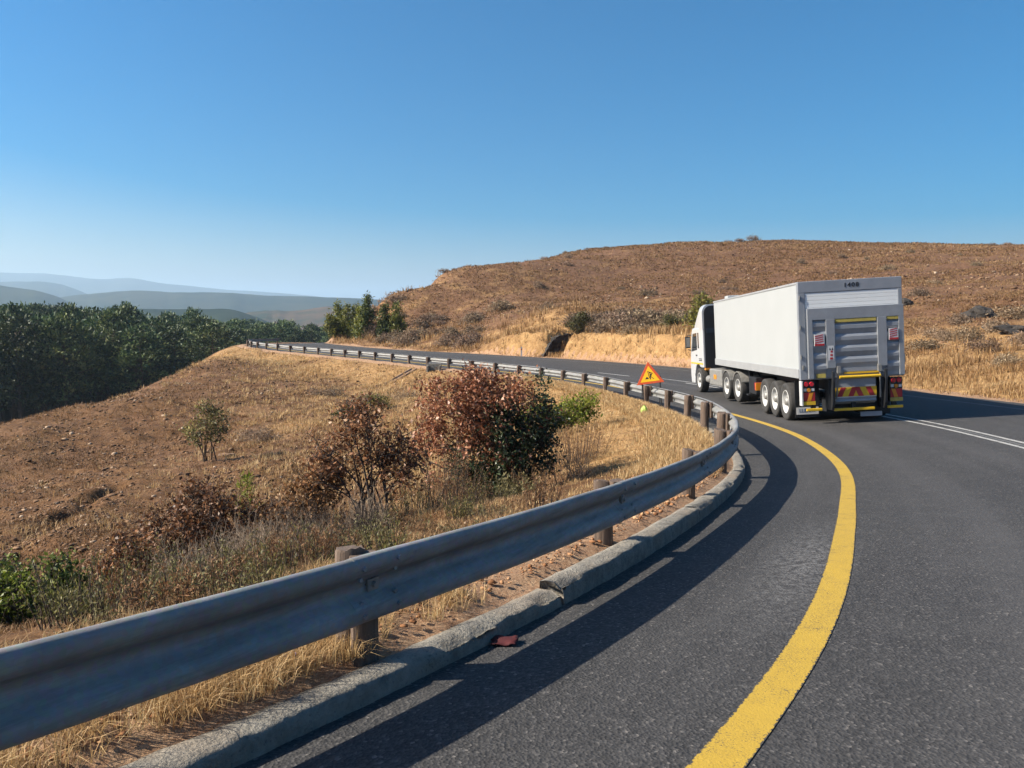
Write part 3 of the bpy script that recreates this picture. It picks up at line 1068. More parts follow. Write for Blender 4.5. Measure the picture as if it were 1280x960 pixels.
HEAD = math.radians(3.3)
fw = np.array([math.sin(HEAD), math.cos(HEAD)])
rt = np.array([math.cos(HEAD), -math.sin(HEAD)])
rl = np.array([7.23, 19.0])                       # rear left corner over the ground
org = rl + rt * 1.25
za = surf_z(*(rl + fw * 2.3 + rt * 0.2))
zb = surf_z(*(rl + fw * 12.0 + rt * 0.2))
pitch_t = math.atan2(zb - za, 9.7)
ROLL = math.radians(3.2)
f3 = Vector((fw[0] * math.cos(pitch_t), fw[1] * math.cos(pitch_t), math.sin(pitch_t))).normalized()
r3 = Vector((rt[0] * math.cos(ROLL), rt[1] * math.cos(ROLL), math.sin(ROLL)))
r3 = (r3 - f3 * r3.dot(f3)).normalized()
u3 = r3.cross(f3).normalized()
zorg = za - 2.3 * math.tan(pitch_t) + 1.05 * math.sin(ROLL) - 0.005
truck = empty('articulated_truck')
u3 = u3 * 1.045
truck.matrix_world = Matrix(((r3.x, f3.x, u3.x, org[0]), (r3.y, f3.y, u3.y, org[1]), (r3.z, f3.z, u3.z, zorg), (0, 0, 0, 1)))
tag(truck, 'white box trailer truck with grey tail lift driving away in the left lane', 'truck')
W2 = 1.25
TL = 10.2
ZT, ZB = 3.43, 1.12
# body
box = MB().box(-W2 + 0.012, W2 - 0.012, 0.10, TL, ZB + 0.235, ZT - 0.05)
box = box.build('trailer_box', M['white'], truck, bevel=0.012)
for sx in (-1, 1):
    MB().box(sx * W2 - 0.02, sx * W2 + 0.02, 0.09, TL, ZB + 0.02, ZB + 0.24).build('side_rail', M['rail_grey'], truck, bevel=0.006)
MB().box(-W2 - 0.004, W2 + 0.004, 0.09, TL + 0.03, ZT - 0.055, ZT).build('roof_rail', M['rail_grey'], truck, bevel=0.01)
mb = MB()
for y in (0.9, 1.9, 3.6, 5.4, 7.2, 8.8, 9.9):
    mb.box(-0.9, 0.9, y - 0.05, y + 0.05, ZB + 0.03, ZB + 0.15)
mb.box(-0.50, -0.38, 0.1, 10.0, 0.86, ZB + 0.03)
mb.box(0.38, 0.50, 0.1, 10.0, 0.86, ZB + 0.03)
mb.box(-1.18, 1.18, 0.12, 10.05, ZB + 0.15, ZB + 0.235)
mb.box(-1.0, 1.0, 1.0, 4.0, 0.44, 0.54)
for y in (1.35, 2.37, 3.39):
    mb.tube((-1.0, y, 0.48), (1.0, y, 0.48), 0.075, n=10)
    for sx in (-1, 1):
        mb.box(sx * 0.45 - 0.05, sx * 0.45 + 0.05, y - 0.45, y + 0.45, 0.6, 0.72)
mb.build('trailer_chassis', M['black'], truck)
cupm = MB().box(-1.15, 1.15, 10.06, TL + 0.01, ZB + 0.15, ZB + 0.235)
cupm.build('front_sill', M['black'], truck)
for x in (-0.9, -0.2):
    MB().box(x - 0.25, x + 0.15, 8.2, 8.7, ZT, ZT + 0.10).build('roof_vent', M['white'], truck, bevel=0.02)
for sx in (-1, 1):
    mb = MB().box(sx * 0.95 - 0.06, sx * 0.95 + 0.06, 6.05, 6.17, 0.34, ZB + 0.1)
    mb.box(sx * 0.95 - 0.14, sx * 0.95 + 0.14, 5.98, 6.24, 0.30, 0.345)
    mb.tube((sx * 0.95, 6.1, 0.95), (sx * 0.5, 6.6, ZB + 0.1), 0.03)
    mb.build('landing_leg', M['black'], truck)
mb = MB().box(-1.15, -0.5, 4.75, 5.6, 0.42, 0.92)
mb.build('tool_box', M['black'], truck, bevel=0.02)
tb = MB().box(-1.2, -0.7, 4.55, 4.72, 0.56, 0.78).build('side_marker', M['red'], truck, bevel=0.01)
MB().box(-1.21, -1.0, 4.50, 4.56, 0.56, 0.78).build('amber_patch', M['amber'], tb)

# rear portal frame with header
FZ = 3.16
mb = MB()
mb.box(-W2, W2, 0.0, 0.14, FZ, ZT)                       # header
mb.box(-W2, -W2 + 0.17, 0.0, 0.12, ZB - 0.02, FZ)
mb.box(W2 - 0.10, W2, 0.0, 0.12, ZB - 0.02, FZ)
mb.box(-W2 + 0.17, W2 - 0.10, 0.0, 0.12, ZB - 0.02, ZB + 0.10)
frame = mb.build('rear_frame', M['grey'], truck, bevel=0.012)
mb = MB()
for z in (1.6, 2.3, 3.0):
    mb.tube((-W2 + 0.03, -0.015, z), (-W2 + 0.03, -0.015, z + 0.10), 0.016)
mb.box(-W2 + 0.05, -W2 + 0.09, -0.03, 0.0, 1.35, 1.45)
mb.box(W2 - 0.03, W2 + 0.03, -0.03, 0.02, 1.4, 1.6)
mb.build('hinge', M['hub'], frame)


def text_obj(name, body, size, mat, parent, loc, bold=0.004, sx=1.0, spacing=1.0):
    cu = bpy.data.curves.new(name, 'FONT')
    cu.body = body
    cu.size = size
    cu.extrude = 0.002
    cu.offset = bold
    cu.space_character = spacing
    cu.align_x = 'CENTER'
    cu.align_y = 'CENTER'
    tmp = bpy.data.objects.new('lettering', cu)
    COL.objects.link(tmp)
    dg = bpy.context.evaluated_depsgraph_get()
    me = bpy.data.meshes.new_from_object(tmp.evaluated_get(dg))
    bpy.data.objects.remove(tmp)
    me.materials.clear()
    me.materials.append(mat)
    o = link(bpy.data.objects.new(name, me), parent)
    o.location = loc
    o.rotation_euler = (PI / 2, 0, 0)
    o.scale = (sx, 1, 1)
    return o


text_obj('fleet_number', '1408', 0.135, M['ink'], frame, (0.04, -0.004, 3.295), 0.0045, 1.15, 1.25)
# roller door behind the lift
mb = MB()
for i in range(22):
    z = ZB + 0.10 + i * 0.088
    mb.box(-1.08, 1.15, 0.012, 0.045, z, z + 0.084)
door = mb.build('roller_door', simple('door_white', (0.86, 0.87, 0.86), 0.5, 0, 0.03, 2), truck, bevel=0.004)
MB().box(-1.08, 1.15, 0.03, 0.08, ZB + 0.10 + 22 * 0.088 + 0.003, FZ - 0.003).build('door_head', M['grey'], truck)

# tail lift platform folded up against the door
lx0, lx1, lz0, lz1 = -1.07, 1.235, 1.13, 2.78
yb, yf = -0.10, -0.02
mb = MB()
mb.box(lx0, lx1, yb, yf, lz1 - 0.27, lz1)
mb.box(lx0, lx0 + 0.12, yb, yf, lz0, lz1 - 0.27)
mb.box(lx1 - 0.12, lx1, yb, yf, lz0, lz1 - 0.27)
mb.box(-0.63, -0.42, yb - 0.012, yf, 1.36, lz1 - 0.27)
mb.box(0.60, 0.82, yb - 0.012, yf, 1.36, lz1 - 0.27)
mb.box(lx0 + 0.12, lx1 - 0.12, yf - 0.018, yf, lz0, lz1 - 0.27)     # skin behind the ribs
lift = mb.build('tail_lift', M['lift'], truck, bevel=0.006)


def ribs(x0, x1, z0, z1, n):
    mb = MB()
    h = (z1 - z0) / n
    y0 = yf - 0.019
    for i in range(n):
        a = z0 + i * h
        p = [(y0, a), (y0 - 0.008, a), (y0 - 0.044, a + h * 0.42), (y0 - 0.044, a + h * 0.72), (y0 - 0.006, a + h * 0.98), (y0, a + h * 0.98)]
        mb.prism(p, x0, x1, 'x')
    return mb.build('ribbed_panel', M['lift'], lift)


ribs(-0.415, 0.595, 1.36, 2.43, 4)
ribs(-0.945, -0.635, 1.24, 2.5, 5)
ribs(0.825, 1.11, 1.24, 2.43, 5)
ys = MB().box(-0.40, 0.58, yb + 0.006, yb + 0.03, 2.43, 2.505)
ys.box(0.83, 1.10, yb + 0.006, yb + 0.03, 2.44, 2.505)
ys.build('yellow_strip', M['dull_yellow'], lift)
MB().box(-0.88, -0.66, yb + 0.02, yf, 1.14, 1.235).build('yellow_strip', M['dull_yellow'], lift)
for x0, x1, z0 in ((-0.92, -0.68, 1.90), (0.87, 1.09, 1.96)):
    fl = MB().box(x0, x1, yb - 0.018, yb + 0.02, z0, z0 + 0.27).build('warning_flag', M['sticker'], lift)
    mb = MB()
    w = x1 - x0
    mb.box(x0 + 0.004, x1 - 0.004, yb - 0.022, yb - 0.018, z0 + 0.002, z0 + 0.05)
    for kz in (0.075, 0.125, 0.175, 0.225):
        mb.prism([(x0 + 0.01, z0 + kz - 0.012), (x1 - 0.03, z0 + kz + 0.022), (x1 - 0.03, z0 + kz + 0.044), (x0 + 0.01, z0 + kz + 0.010)], yb - 0.022, yb - 0.018, 'y')
    mb.build('red_stripe', M['red'], fl)
stk = MB().box(-0.595, -0.455, yb - 0.016, yb - 0.011, 1.53, 1.89).build('safety_sticker', M['sticker'], lift)
mb = MB()
for k, z in enumerate((1.57, 1.65, 1.73)):
    mb.box(-0.56 + 0.01 * k, -0.49, yb - 0.019, yb - 0.016, z, z + 0.045)
mb.build('red_symbol', M['red'], stk)
mb = MB()
mb.prism([(-0.575, 1.79), (-0.535, 1.79), (-0.555, 1.85)], yb - 0.019, yb - 0.016, 'y')
mb.prism([(-0.515, 1.79), (-0.475, 1.79), (-0.495, 1.85)], yb - 0.019, yb - 0.016, 'y')
mb.box(-0.58, -0.47, yb - 0.019, yb - 0.016, 1.548, 1.556)
mb.build('black_symbol', M['ink'], stk)
# arms, hydraulics and under-plate of the lift
for sx, xc in ((-1, -0.50), (1, 0.76)):
    mb = MB()
    mb.prism([(-0.13, 1.30), (-0.17, 1.28), (-0.19, 1.05), (-0.12, 0.5), (-0.05, 0.36), (0.05, 0.36), (0.0, 0.7), (-0.09, 1.1)], xc - 0.03, xc + 0.03, 'x')
    mb.box(xc - 0.06, xc + 0.06, 0.04, 0.30, 0.36, 1.08)
    arm = mb.build('lift_arm', M['black'], truck, bevel=0.006)
    mb = MB()
    mb.tube((xc - 0.13 * sx, -0.13, 1.30), (xc - 0.10 * sx, -0.03, 0.62), 0.020)
    mb.box(xc - 0.14 * sx - 0.04, xc - 0.14 * sx + 0.04, -0.15, -0.09, 1.24, 1.40)
    mb.build('hydraulic_ram', M['hub'], arm)
MB().tube((-0.36, -0.16, 1.14), (0.62, -0.16, 1.14), 0.036, n=10).build('lift_bar', M['yellow'], truck, smooth=True)
MB().box(-0.22, 0.62, -0.12, -0.09, 1.21, 1.25).build('lift_bar', M['yellow'], truck)
MB().box(-0.40, 0.58, -0.08, -0.03, 1.26, 1.35).build('lift_hinge_plate', M['grey'], truck)
mb = MB().box(-0.42, 0.57, 0.0, 0.14, 0.60, 1.09)
mb.prism([(0.0, 0.60), (-0.02, 0.55), (0.10, 0.48), (0.14, 0.60)], -0.42, 0.57, 'x')
mb.build('under_plate', M['grey'], truck, bevel=0.008)
chev = MB().box(-0.425, 0.575, -0.022, -0.004, 0.665, 0.885).build('chevron_board', M['yellow'], truck)
mb = MB()
for x0, sgn in ((-0.385, 1), (-0.115, 1), (0.265, -1), (0.535, -1)):
    w = 0.125
    mb.prism([(x0, 0.668), (x0 + w * (1 if sgn > 0 else -1), 0.668), (x0 + (w + 0.10) * (1 if sgn > 0 else -1), 0.882), (x0 + 0.10 * (1 if sgn > 0 else -1), 0.882)], -0.027, -0.022, 'y')
mb.build('red_stripe', M['red'], chev)
MB().box(-0.42, 0.57, -0.02, -0.002, 0.645, 0.662).build('white_edge', M['sticker'], chev)
for x0, x1, z in ((-1.13, -0.75, 0.385), (-0.46, 0.52, 0.36), (0.83, 1.20, 0.375)):
    mb = MB().box(x0, x1, -0.04, 0.02, z - 0.03, z + 0.035)
    mb.build('bumper_bar', M['yellow'], truck, bevel=0.012)
    MB().box((x0 + x1) / 2 - 0.05, (x0 + x1) / 2 + 0.05, 0.02, 0.12, z - 0.03, 0.9).build('bumper_bracket', M['black'], truck)
for sx, x0 in ((-1, -1.205), (1, 0.905)):
    x1 = x0 + 0.30
    mb = MB().box(x0, x1, 0.0, 0.16, 0.50, 1.07)
    lc = mb.build('light_cluster', M['black'], truck, bevel=0.01)
    if sx < 0:
        MB().box(x0 - 0.035, x0 - 0.003, -0.03, 0.16, 0.49, 1.08).build('white_edge', M['sticker'], lc)
    for k in (0.085, 0.215):
        MB().tube((x0 + k, 0.0, 1.00), (x0 + k, -0.03, 1.00), 0.058, 0.050, 16).build('tail_lamp', M['lamp_red'], lc, smooth=True)
    mb = MB()
    mb.tube((x0 + 0.15, 0.0, 0.86), (x0 + 0.15, -0.02, 0.86), 0.05, 0.045, 14)
    mb.prism([(x0 + 0.10, 0.60), (x0 + 0.19, 0.60), (x0 + (0.255 if sx < 0 else 0.12), 0.80), (x0 + (0.165 if sx < 0 else 0.03), 0.80)], -0.012, 0.0, 'y')
    mb.build('amber_lamp', M['amber'], lc)
    mb = MB()
    if sx < 0:
        mb.prism([(x0 + 0.01, 0.60), (x0 + 0.095, 0.60), (x0 + 0.16, 0.80), (x0 + 0.01, 0.80)], -0.008, 0.0, 'y')
        mb.prism([(x0 + 0.195, 0.60), (x0 + 0.29, 0.60), (x0 + 0.29, 0.80), (x0 + 0.26, 0.80)], -0.008, 0.0, 'y')
    else:
        mb.prism([(x0 + 0.01, 0.60), (x0 + 0.095, 0.60), (x0 + 0.025, 0.80), (x0 + 0.01, 0.80)], -0.008, 0.0, 'y')
        mb.prism([(x0 + 0.195, 0.60), (x0 + 0.29, 0.60), (x0 + 0.29, 0.80), (x0 + 0.125, 0.80)], -0.008, 0.0, 'y')
    mb.build('red_reflector', M['red'], lc)
    MB().box(x0 + 0.02, x0 + 0.09, -0.012, 0.0, 0.835, 0.90).build('clear_lamp', M['sticker'], lc)
    MB().box(x0 + 0.21, x0 + 0.28, -0.012, 0.0, 0.835, 0.90).build('clear_lamp', M['sticker'], lc)
    MB().box(x0, x1, -0.014, 0.0, 0.505, 0.59).build('yellow_strip', M['yellow'] if sx < 0 else M['dull_yellow'], lc)
# mud flaps behind the last axle with their plates
for sx in (-1, 1):
    xa, xb = (-1.19, -0.58) if sx < 0 else (0.58, 1.19)
    flap = MB().box(xa, xb, 0.70, 0.73, 0.14, 1.05).build('mud_flap', M['black'], truck)
    if sx < 0:
        pl = MB().box(xa + 0.03, xb - 0.03, 0.68, 0.698, 0.21, 0.385).build('plate', M['sticker'], flap)
        text_obj('plate_lettering', 'LLEICW', 0.125, M['blue_ink'], pl, (xa + 0.30, 0.677, 0.305), 0.002, 0.88, 1.12)
np_ = MB().box(0.20, 0.72, 0.05, 0.065, 0.17, 0.28).build('number_plate', M['grey'], truck)
MB().box(-0.55, 0.75, 0.25, 0.6, 0.30, 0.62).build('rear_underrun', M['black'], truck)

# wheels
TYRE = [(0.0, 0.30), (-0.004, 0.33), (-0.03, 0.40), (-0.030, 0.445), (-0.012, 0.474), (0.02, 0.487), (0.13, 0.492), (0.24, 0.487), (0.272, 0.474), (0.29, 0.445), (0.29, 0.40), (0.265, 0.33), (0.26, 0.30)]
RIM = [(0.0, 0.302), (-0.012, 0.296), (-0.004, 0.280), (0.055, 0.262), (0.10, 0.225), (0.105, 0.165), (0.085, 0.125)]
HUB = [(0.085, 0.125), (0.03, 0.115), (-0.015, 0.09), (-0.03, 0.055), (-0.032, 0.0)]


def wheel(x, y, side, R=0.485, dual=False):
    k = R / 0.492
    sg = 1 if side < 0 else -1
    pr = [(sg * a, r * k) for a, r in TYRE]
    mb = MB().lathe_x(pr, (x, y, R), 36)
    if dual:
        mb.lathe_x([(sg * (a + 0.31), r * k) for a, r in TYRE], (x, y, R), 28)
    w = mb.build('wheel', M['rubber'], truck, smooth=True)
    rm = MB().lathe_x([(sg * a, r * k) for a, r in RIM], (x, y, R), 32).build('rim', M['rim'], w, smooth=True)
    mb = MB().lathe_x([(sg * a, r * k) for a, r in HUB], (x, y, R), 20)
    for q in range(10):
        a = 2 * PI * q / 10
        cy, cz = y + 0.145 * k * math.cos(a), R + 0.145 * k * math.sin(a)
        mb.tube((x + sg * 0.105, cy, cz), (x + sg * 0.065, cy, cz), 0.014, n=6)
    mb.build('hub', M['hub'], w, smooth=True)
    return w


for y in (1.35, 2.37, 3.39):
    for sd_ in (-1, 1):
        wheel(sd_ * 1.235, y, sd_)
for y in (7.15, 8.45):
    for sd_ in (-1, 1):
        wheel(sd_ * 1.22, y, sd_, 0.475, True)
for sd_ in (-1, 1):
    wheel(sd_ * 1.20, 12.35, sd_, 0.475)
# tractor unit
mb = MB()
mb.box(-0.45, -0.35, 6.2, 13.0, 0.62, 0.88)
mb.box(0.35, 0.45, 6.2, 13.0, 0.62, 0.88)
mb.box(-0.6, 0.6, 7.2, 8.6, 0.88, 1.1)
mb.box(-0.5, 0.5, 11.4, 13.2, 0.45, 0.95)
for y in (7.15, 8.45, 12.35):
    mb.tube((-1.0, y, 0.475), (1.0, y, 0.475), 0.09, n=10)
mb.build('tractor_chassis', M['black'], truck)
for sd_ in (-1, 1):
    mb = MB()
    for y in (7.15, 8.45):
        prof = []
        for q in range(9):
            a = math.radians(25 + 130 * q / 8)
            prof.append((y + 0.545 * math.cos(a), 0.475 + 0.545 * math.sin(a)))
        inner = [(p[0], p[1] - 0.03) for p in prof[::-1]]
        mb.prism(prof + inner, sd_ * 0.62, sd_ * 1.24, 'x')
    mb.build('mudguard', M['hub'], truck)
    mb = MB().box(min(sd_ * 0.6, sd_ * 1.18), max(sd_ * 0.6, sd_ * 1.18), 9.25, 10.9, 0.38, 0.98)
    tank = mb.build('fuel_tank', M['hub'], truck, bevel=0.05)
    MB().box(min(sd_ * 1.19, sd_ * 1.181), max(sd_ * 1.19, sd_ * 1.181), 9.9, 10.25, 0.62, 0.78).build('amber_reflector', M['amber'], tank)
    MB().box(min(sd_ * 1.0, sd_ * 1.2), max(sd_ * 1.0, sd_ * 1.2), 11.3, 11.5, 0.9, 0.97).build('step_marker', M['amber'], truck)
    mb = MB().tube((sd_ * 1.02, 11.0, 0.55), (sd_ * 1.02, 11.55, 0.55), 0.14, n=14)
    mb.build('air_tank', M['hub'], truck, smooth=True)
# cab: side silhouette with the front wheel arch cut out
arch = []
for q in range(11):
    a = math.radians(180 - 18 * q)
    arch.append((12.35 + 0.60 * math.cos(a), 0.50 + 0.60 * math.sin(a)))
sil = [(11.50, 0.98), (11.74, 0.98)] + [p for p in arch if p[1] > 0.92] + [(12.95, 0.62), (12.97, 0.33), (13.50, 0.33), (13.56, 0.62), (13.56, 1.25), (13.46, 1.70), (13.24, 2.36), (13.08, 2.50), (11.50, 2.50)]
cabm = MB().prism(sil, -1.235, 1.235, 'x').build('cab', M['cab_white'], truck, bevel=0.035)
for sd_ in (-1, 1):
    xa, xb = (-1.243, -1.236) if sd_ < 0 else (1.236, 1.243)
    mb = MB()
    mb.prism([(12.42, 1.66), (13.28, 1.58), (13.22, 1.78), (13.06, 2.28), (12.42, 2.32)], xa, xb, 'x')
    mb.prism([(12.10, 1.72), (12.28, 1.72), (12.28, 2.32), (12.10, 2.32)], xa, xb, 'x')
    mb.build('side_window', M['glass'], cabm)
    MB().box(xa, xb, 11.55, 13.5, 1.10, 1.155).build('yellow_stripe', M['yellow'], cabm)
    MB().box(xa - 0.01, xb + 0.01, 12.42, 12.60, 1.42, 1.47).build('door_handle', M['ink'], cabm)
    mb = MB()
    for z in (1.24, 1.30):
        mb.box(xa, xb, 11.7, 12.15, z, z + 0.03)
    mb.build('side_vent', M['ink'], cabm)
    mb = MB().box(min(sd_ * 1.27, sd_ * 1.47), max(sd_ * 1.27, sd_ * 1.47), 13.35, 13.47, 1.72, 2.18)
    mb.tube((sd_ * 1.2, 13.3, 2.24), (sd_ * 1.37, 13.42, 2.22), 0.018)
    mb.tube((sd_ * 1.2, 13.4, 1.62), (sd_ * 1.37, 13.42, 1.66), 0.018)
    mir = mb.build('mirror', M['ink'], cabm, bevel=0.02)
    MB().box(min(sd_ * 1.29, sd_ * 1.45), max(sd_ * 1.29, sd_ * 1.45), 13.338, 13.348, 1.76, 2.14).build('mirror_glass', M['hub'], mir)
MB().prism([(13.50, 1.62), (13.29, 2.32), (13.275, 2.315), (13.485, 1.62)], -1.1, 1.1, 'x').build('windscreen', M['glass'], cabm)
MB().box(-1.1, 1.1, 13.562, 13.60, 0.5, 1.2).build('grille', M['ink'], cabm)


def rrect(x0, x1, z0, z1, r, n=6):
    p = [(x0, z0), (x1, z0)]
    for q in range(n + 1):
        a = PI / 2 * q / n
        p.append((x1 - r + r * math.cos(a), z1 - r + r * math.sin(a)))
    for q in range(n + 1):
        a = PI / 2 + PI / 2 * q / n
        p.append((x0 + r + r * math.cos(a), z1 - r + r * math.sin(a)))
    return p


mb = MB()
o1 = rrect(-1.235, 1.235, 2.45, 3.38, 0.30)
o2 = rrect(-1.16, 1.16, 2.45, 2.75, 0.22)
n_ = len(o1)
vs = [(p[0], 11.45, p[1]) for p in o1] + [(p[0], 11.95, p[1]) for p in o1] + [(p[0], 13.0, p[1]) for p in o2]
fs = [(l * n_ + i, l * n_ + (i + 1) % n_, (l + 1) * n_ + (i + 1) % n_, (l + 1) * n_ + i) for l in range(2) for i in range(n_)]
fs += [tuple(range(n_)), tuple(range(2 * n_, 3 * n_))]
mb.add(vs, fs)
fair = mb.build('roof_fairing', M['cab_white'], cabm, smooth=True)
MB().prism(rrect(-1.17, 1.17, 0.95, 3.32, 0.27), 11.40, 11.445, 'y').build('back_panel', M['ink'], cabm)
MB().box(-1.10, 1.10, 11.385, 11.40, 2.30, 2.48).build('back_rail', simple('dark_blue_grey', (0.03, 0.04, 0.06), 0.4), cabm)

# the tractor is already steering into the bend: turn it about the kingpin
PIV = Vector((0, 7.9, 0))
TURN = Matrix.Translation(PIV) @ Matrix.Rotation(math.radians(4.0), 4, 'Z') @ Matrix.Translation(-PIV)
for ch_ in list(truck.children):
    nm_ = ch_.name.split('.')[0]
    ys_ = [v.co.y for v in ch_.data.vertices]
    if nm_ in ('tractor_chassis', 'mudguard', 'fuel_tank', 'step_marker', 'air_tank', 'cab') or (nm_ == 'wheel' and min(ys_) > 6):
        ch_.matrix_basis = TURN @ ch_.matrix_basis

# ------------------------------------------------------------------ road-works sign
a_ = ray_pt(809.6, 452, 24.6)
l_ = ray_pt(796.0, 482.3, 24.6)
r_ = ray_pt(830.6, 476.8, 24.6)
sx_, sy_ = (l_[0] + r_[0]) / 2, 24.6
sgz = gz_at(sx_, sy_)
sign = empty('road_sign', (sx_, sy_, sgz), math.radians(-20))
tag(sign, 'triangular road works sign with red border standing in grass by the guardrail', 'sign')
tri = [(p[0] - sx_, p[2] - sgz) for p in (l_, r_, a_)]
cx = sum(p[0] for p in tri) / 3
cz = sum(p[1] for p in tri) / 3


def inset(pts, k):
    return [(cx + (p[0] - cx) * k, cz + (p[1] - cz) * k) for p in pts]


board = MB().prism(tri, -0.012, 0.012, 'y').build('sign_board', M['sign_red'], sign, bevel=0.006)
MB().prism(inset(tri, 0.70), -0.016, -0.012, 'y').build('yellow_face', M['sign_yellow'], board)
# digging figure and heap
mb = MB()
cs_, sn_ = math.cos(0.15), math.sin(0.15)


def pg(pts):
    mb.prism([(cx + (x * cs_ - z * sn_) * 0.9, cz + (x * sn_ + z * cs_) * 0.9 + 0.01) for x, z in pts], -0.020, -0.016, 'y')


pg([(-0.17, -0.10), (-0.04, -0.10), (-0.06, -0.05), (-0.11, -0.02)])                       # heap
pg([(0.00, 0.05), (0.07, 0.09), (0.09, 0.06), (0.05, -0.02), (0.02, -0.01)])               # trunk
pg([(0.02, 0.00), (0.05, -0.02), (0.15, -0.11), (0.12, -0.12)])                            # rear leg
pg([(0.01, 0.00), (0.04, -0.01), (0.03, -0.12), (0.00, -0.12)])                            # front leg
pg([(-0.05, 0.16), (-0.03, 0.17), (0.13, 0.09), (0.12, 0.07)])                             # arms
pg([(-0.06, 0.18), (-0.045, 0.185), (0.0, -0.07), (-0.02, -0.07)])                         # shovel
pg([(0.015 + 0.028 * math.cos(t * PI / 4), 0.115 + 0.028 * math.sin(t * PI / 4)) for t in range(8)])   # head
mb.build('digging_figure', M['ink'], board)
for xo, lean in ((-0.27, 0.05), (0.30, 0.04)):
    mb = MB().box(xo - 0.017, xo + 0.017, 0.013, 0.033, -0.1, cz + (0.0 if xo < 0 else 0.02))
    mb.tube((xo, 0.03, cz - 0.1), (xo + lean, 0.42, -0.05), 0.014)
    mb.build('leg', M['ink'], sign)
MB().box(-0.27, 0.30, 0.02, 0.03, 0.13, 0.15).build('cross_bar', M['ink'], sign)


def blob_mesh(name, loc, rx, ry, rz, mat, seed=0, rough=0.25, label=None, cat=None, group=None, sub=3):
    bm = bmesh.new()
    bmesh.ops.create_icosphere(bm, subdivisions=sub, radius=1)
    for v in bm.verts:
        d = v.co.copy()
        k = 1 + rough * float(fbm(np.array([d.x * 1.7 + seed * 9.1 + d.z]), np.array([d.y * 1.7 - d.z * 1.3 + seed]), 1.0, 3, seed)[0])
        v.co = Vector((d.x * rx * k, d.y * ry * k, d.z * rz * k))
    me = bpy.data.meshes.new(name)
    bm.to_mesh(me)
    bm.free()
    me.materials.append(mat)
    o = link(bpy.data.objects.new(name, me))
    o.location = loc
    if label:
        tag(o, label, cat, group)
    return o


_sb = S0 + np.arange(19, 36, 0.05)
_qb = at(_sb, -1.05)
_kb = int(np.argmin(np.abs(640 + F_PX * 0.99 * _qb[:, 0] / _qb[:, 1] - 822.5)))
p = _qb[_kb]
zz_ = p[2] + 0.16
bag = blob_mesh('sandbag', (p[0], p[1], zz_ + 0.14), 0.09, 0.10, 0.13, M['lime'], 4, 0.3, 'small lime green bag lying at the foot of the road works sign', 'bag')

# marker post on the far roadside
sm = s_near(ray_pt(640, 455, 44)) + 9
_sm = s_edge(652, 0.5)
mp_ = at(_sm, np.interp(_sm, S, WID) + 0.5)
mk = MB().box(-0.06, 0.06, -0.02, 0.02, -0.3, 0.95)
mk.prism([(-0.06, 0.95), (0.06, 0.95), (0.06, 1.02), (-0.06, 0.98)], -0.02, 0.02, 'y')
mpost = empty('marker_post', (mp_[0], mp_[1], gz_at(mp_[0], mp_[1])))
tag(mpost, 'thin white roadside marker post at the far edge of the road', 'post')
mk.build('post', M['sticker'], mpost)
MB().box(-0.045, 0.045, -0.025, -0.02, 0.75, 0.85).build('reflector', M['red'], mpost)

# ------------------------------------------------------------------ vegetation


def unit(v):
    return v / np.maximum(np.linalg.norm(v, axis=-1, keepdims=True), 1e-9)


def leaf_quads(pos, L, Wd, rng, droop=0.0, updir=None, fold=0.25):
    """one folded leaf per position"""
    n = len(pos)
    d = rng.normal(size=(n, 3))
    if updir is not None:
        d = d * 0.6 + updir
    d[:, 2] -= droop
    d = unit(d)
    u = unit(np.cross(d, rng.normal(size=(n, 3))))
    w = np.cross(d, u)
    sz_ = rng.uniform(0.45, 1.35, (n, 1))
    L = L * sz_
    Wd = Wd * sz_ * rng.uniform(0.75, 1.2, (n, 1))
    a = pos
    b = pos + d * L * 0.45 + u * Wd * 0.5 + w * Wd * fold
    c = pos + d * L
    e = pos + d * L * 0.45 - u * Wd * 0.5 + w * Wd * fold
    V = np.stack([a, b, c, e], 1).reshape(-1, 3)
    Q = np.arange(4 * n).reshape(n, 4)
    return V, Q


def tubes(segs, k=5):
    """segs: list of (p0,p1,r0,r1)"""
    p0 = np.array([s[0] for s in segs], float)
    p1 = np.array([s[1] for s in segs], float)
    r0 = np.array([s[2] for s in segs], float)
    r1 = np.array([s[3] for s in segs], float)
    d = unit(p1 - p0)
    ref = np.where(np.abs(d[:, 2:3]) < 0.9, np.array([[0, 0, 1.0]]), np.array([[1.0, 0, 0]]))
    u = unit(np.cross(d, ref))
    w = np.cross(d, u)
    a = np.arange(k) * 2 * PI / k
    ring = u[:, None] * np.cos(a)[None, :, None] + w[:, None] * np.sin(a)[None, :, None]
    A_ = p0[:, None] + ring * r0[:, None, None]
    B_ = p1[:, None] + ring * r1[:, None, None]
    V = np.concatenate([A_, B_], 1).reshape(-1, 3)
    base = (np.arange(len(segs)) * 2 * k)[:, None]
    i = np.arange(k)[None]
    j = (np.arange(k)[None] + 1) % k
    Q = np.stack([base + i, base + j, base + k + j, base + k + i], -1).reshape(-1, 4)
    return V, Q


def bez(p0, p1, p2, n):
    t = np.linspace(0, 1, n)[:, None]
    return (1 - t) ** 2 * p0 + 2 * t * (1 - t) * p1 + t * t * p2


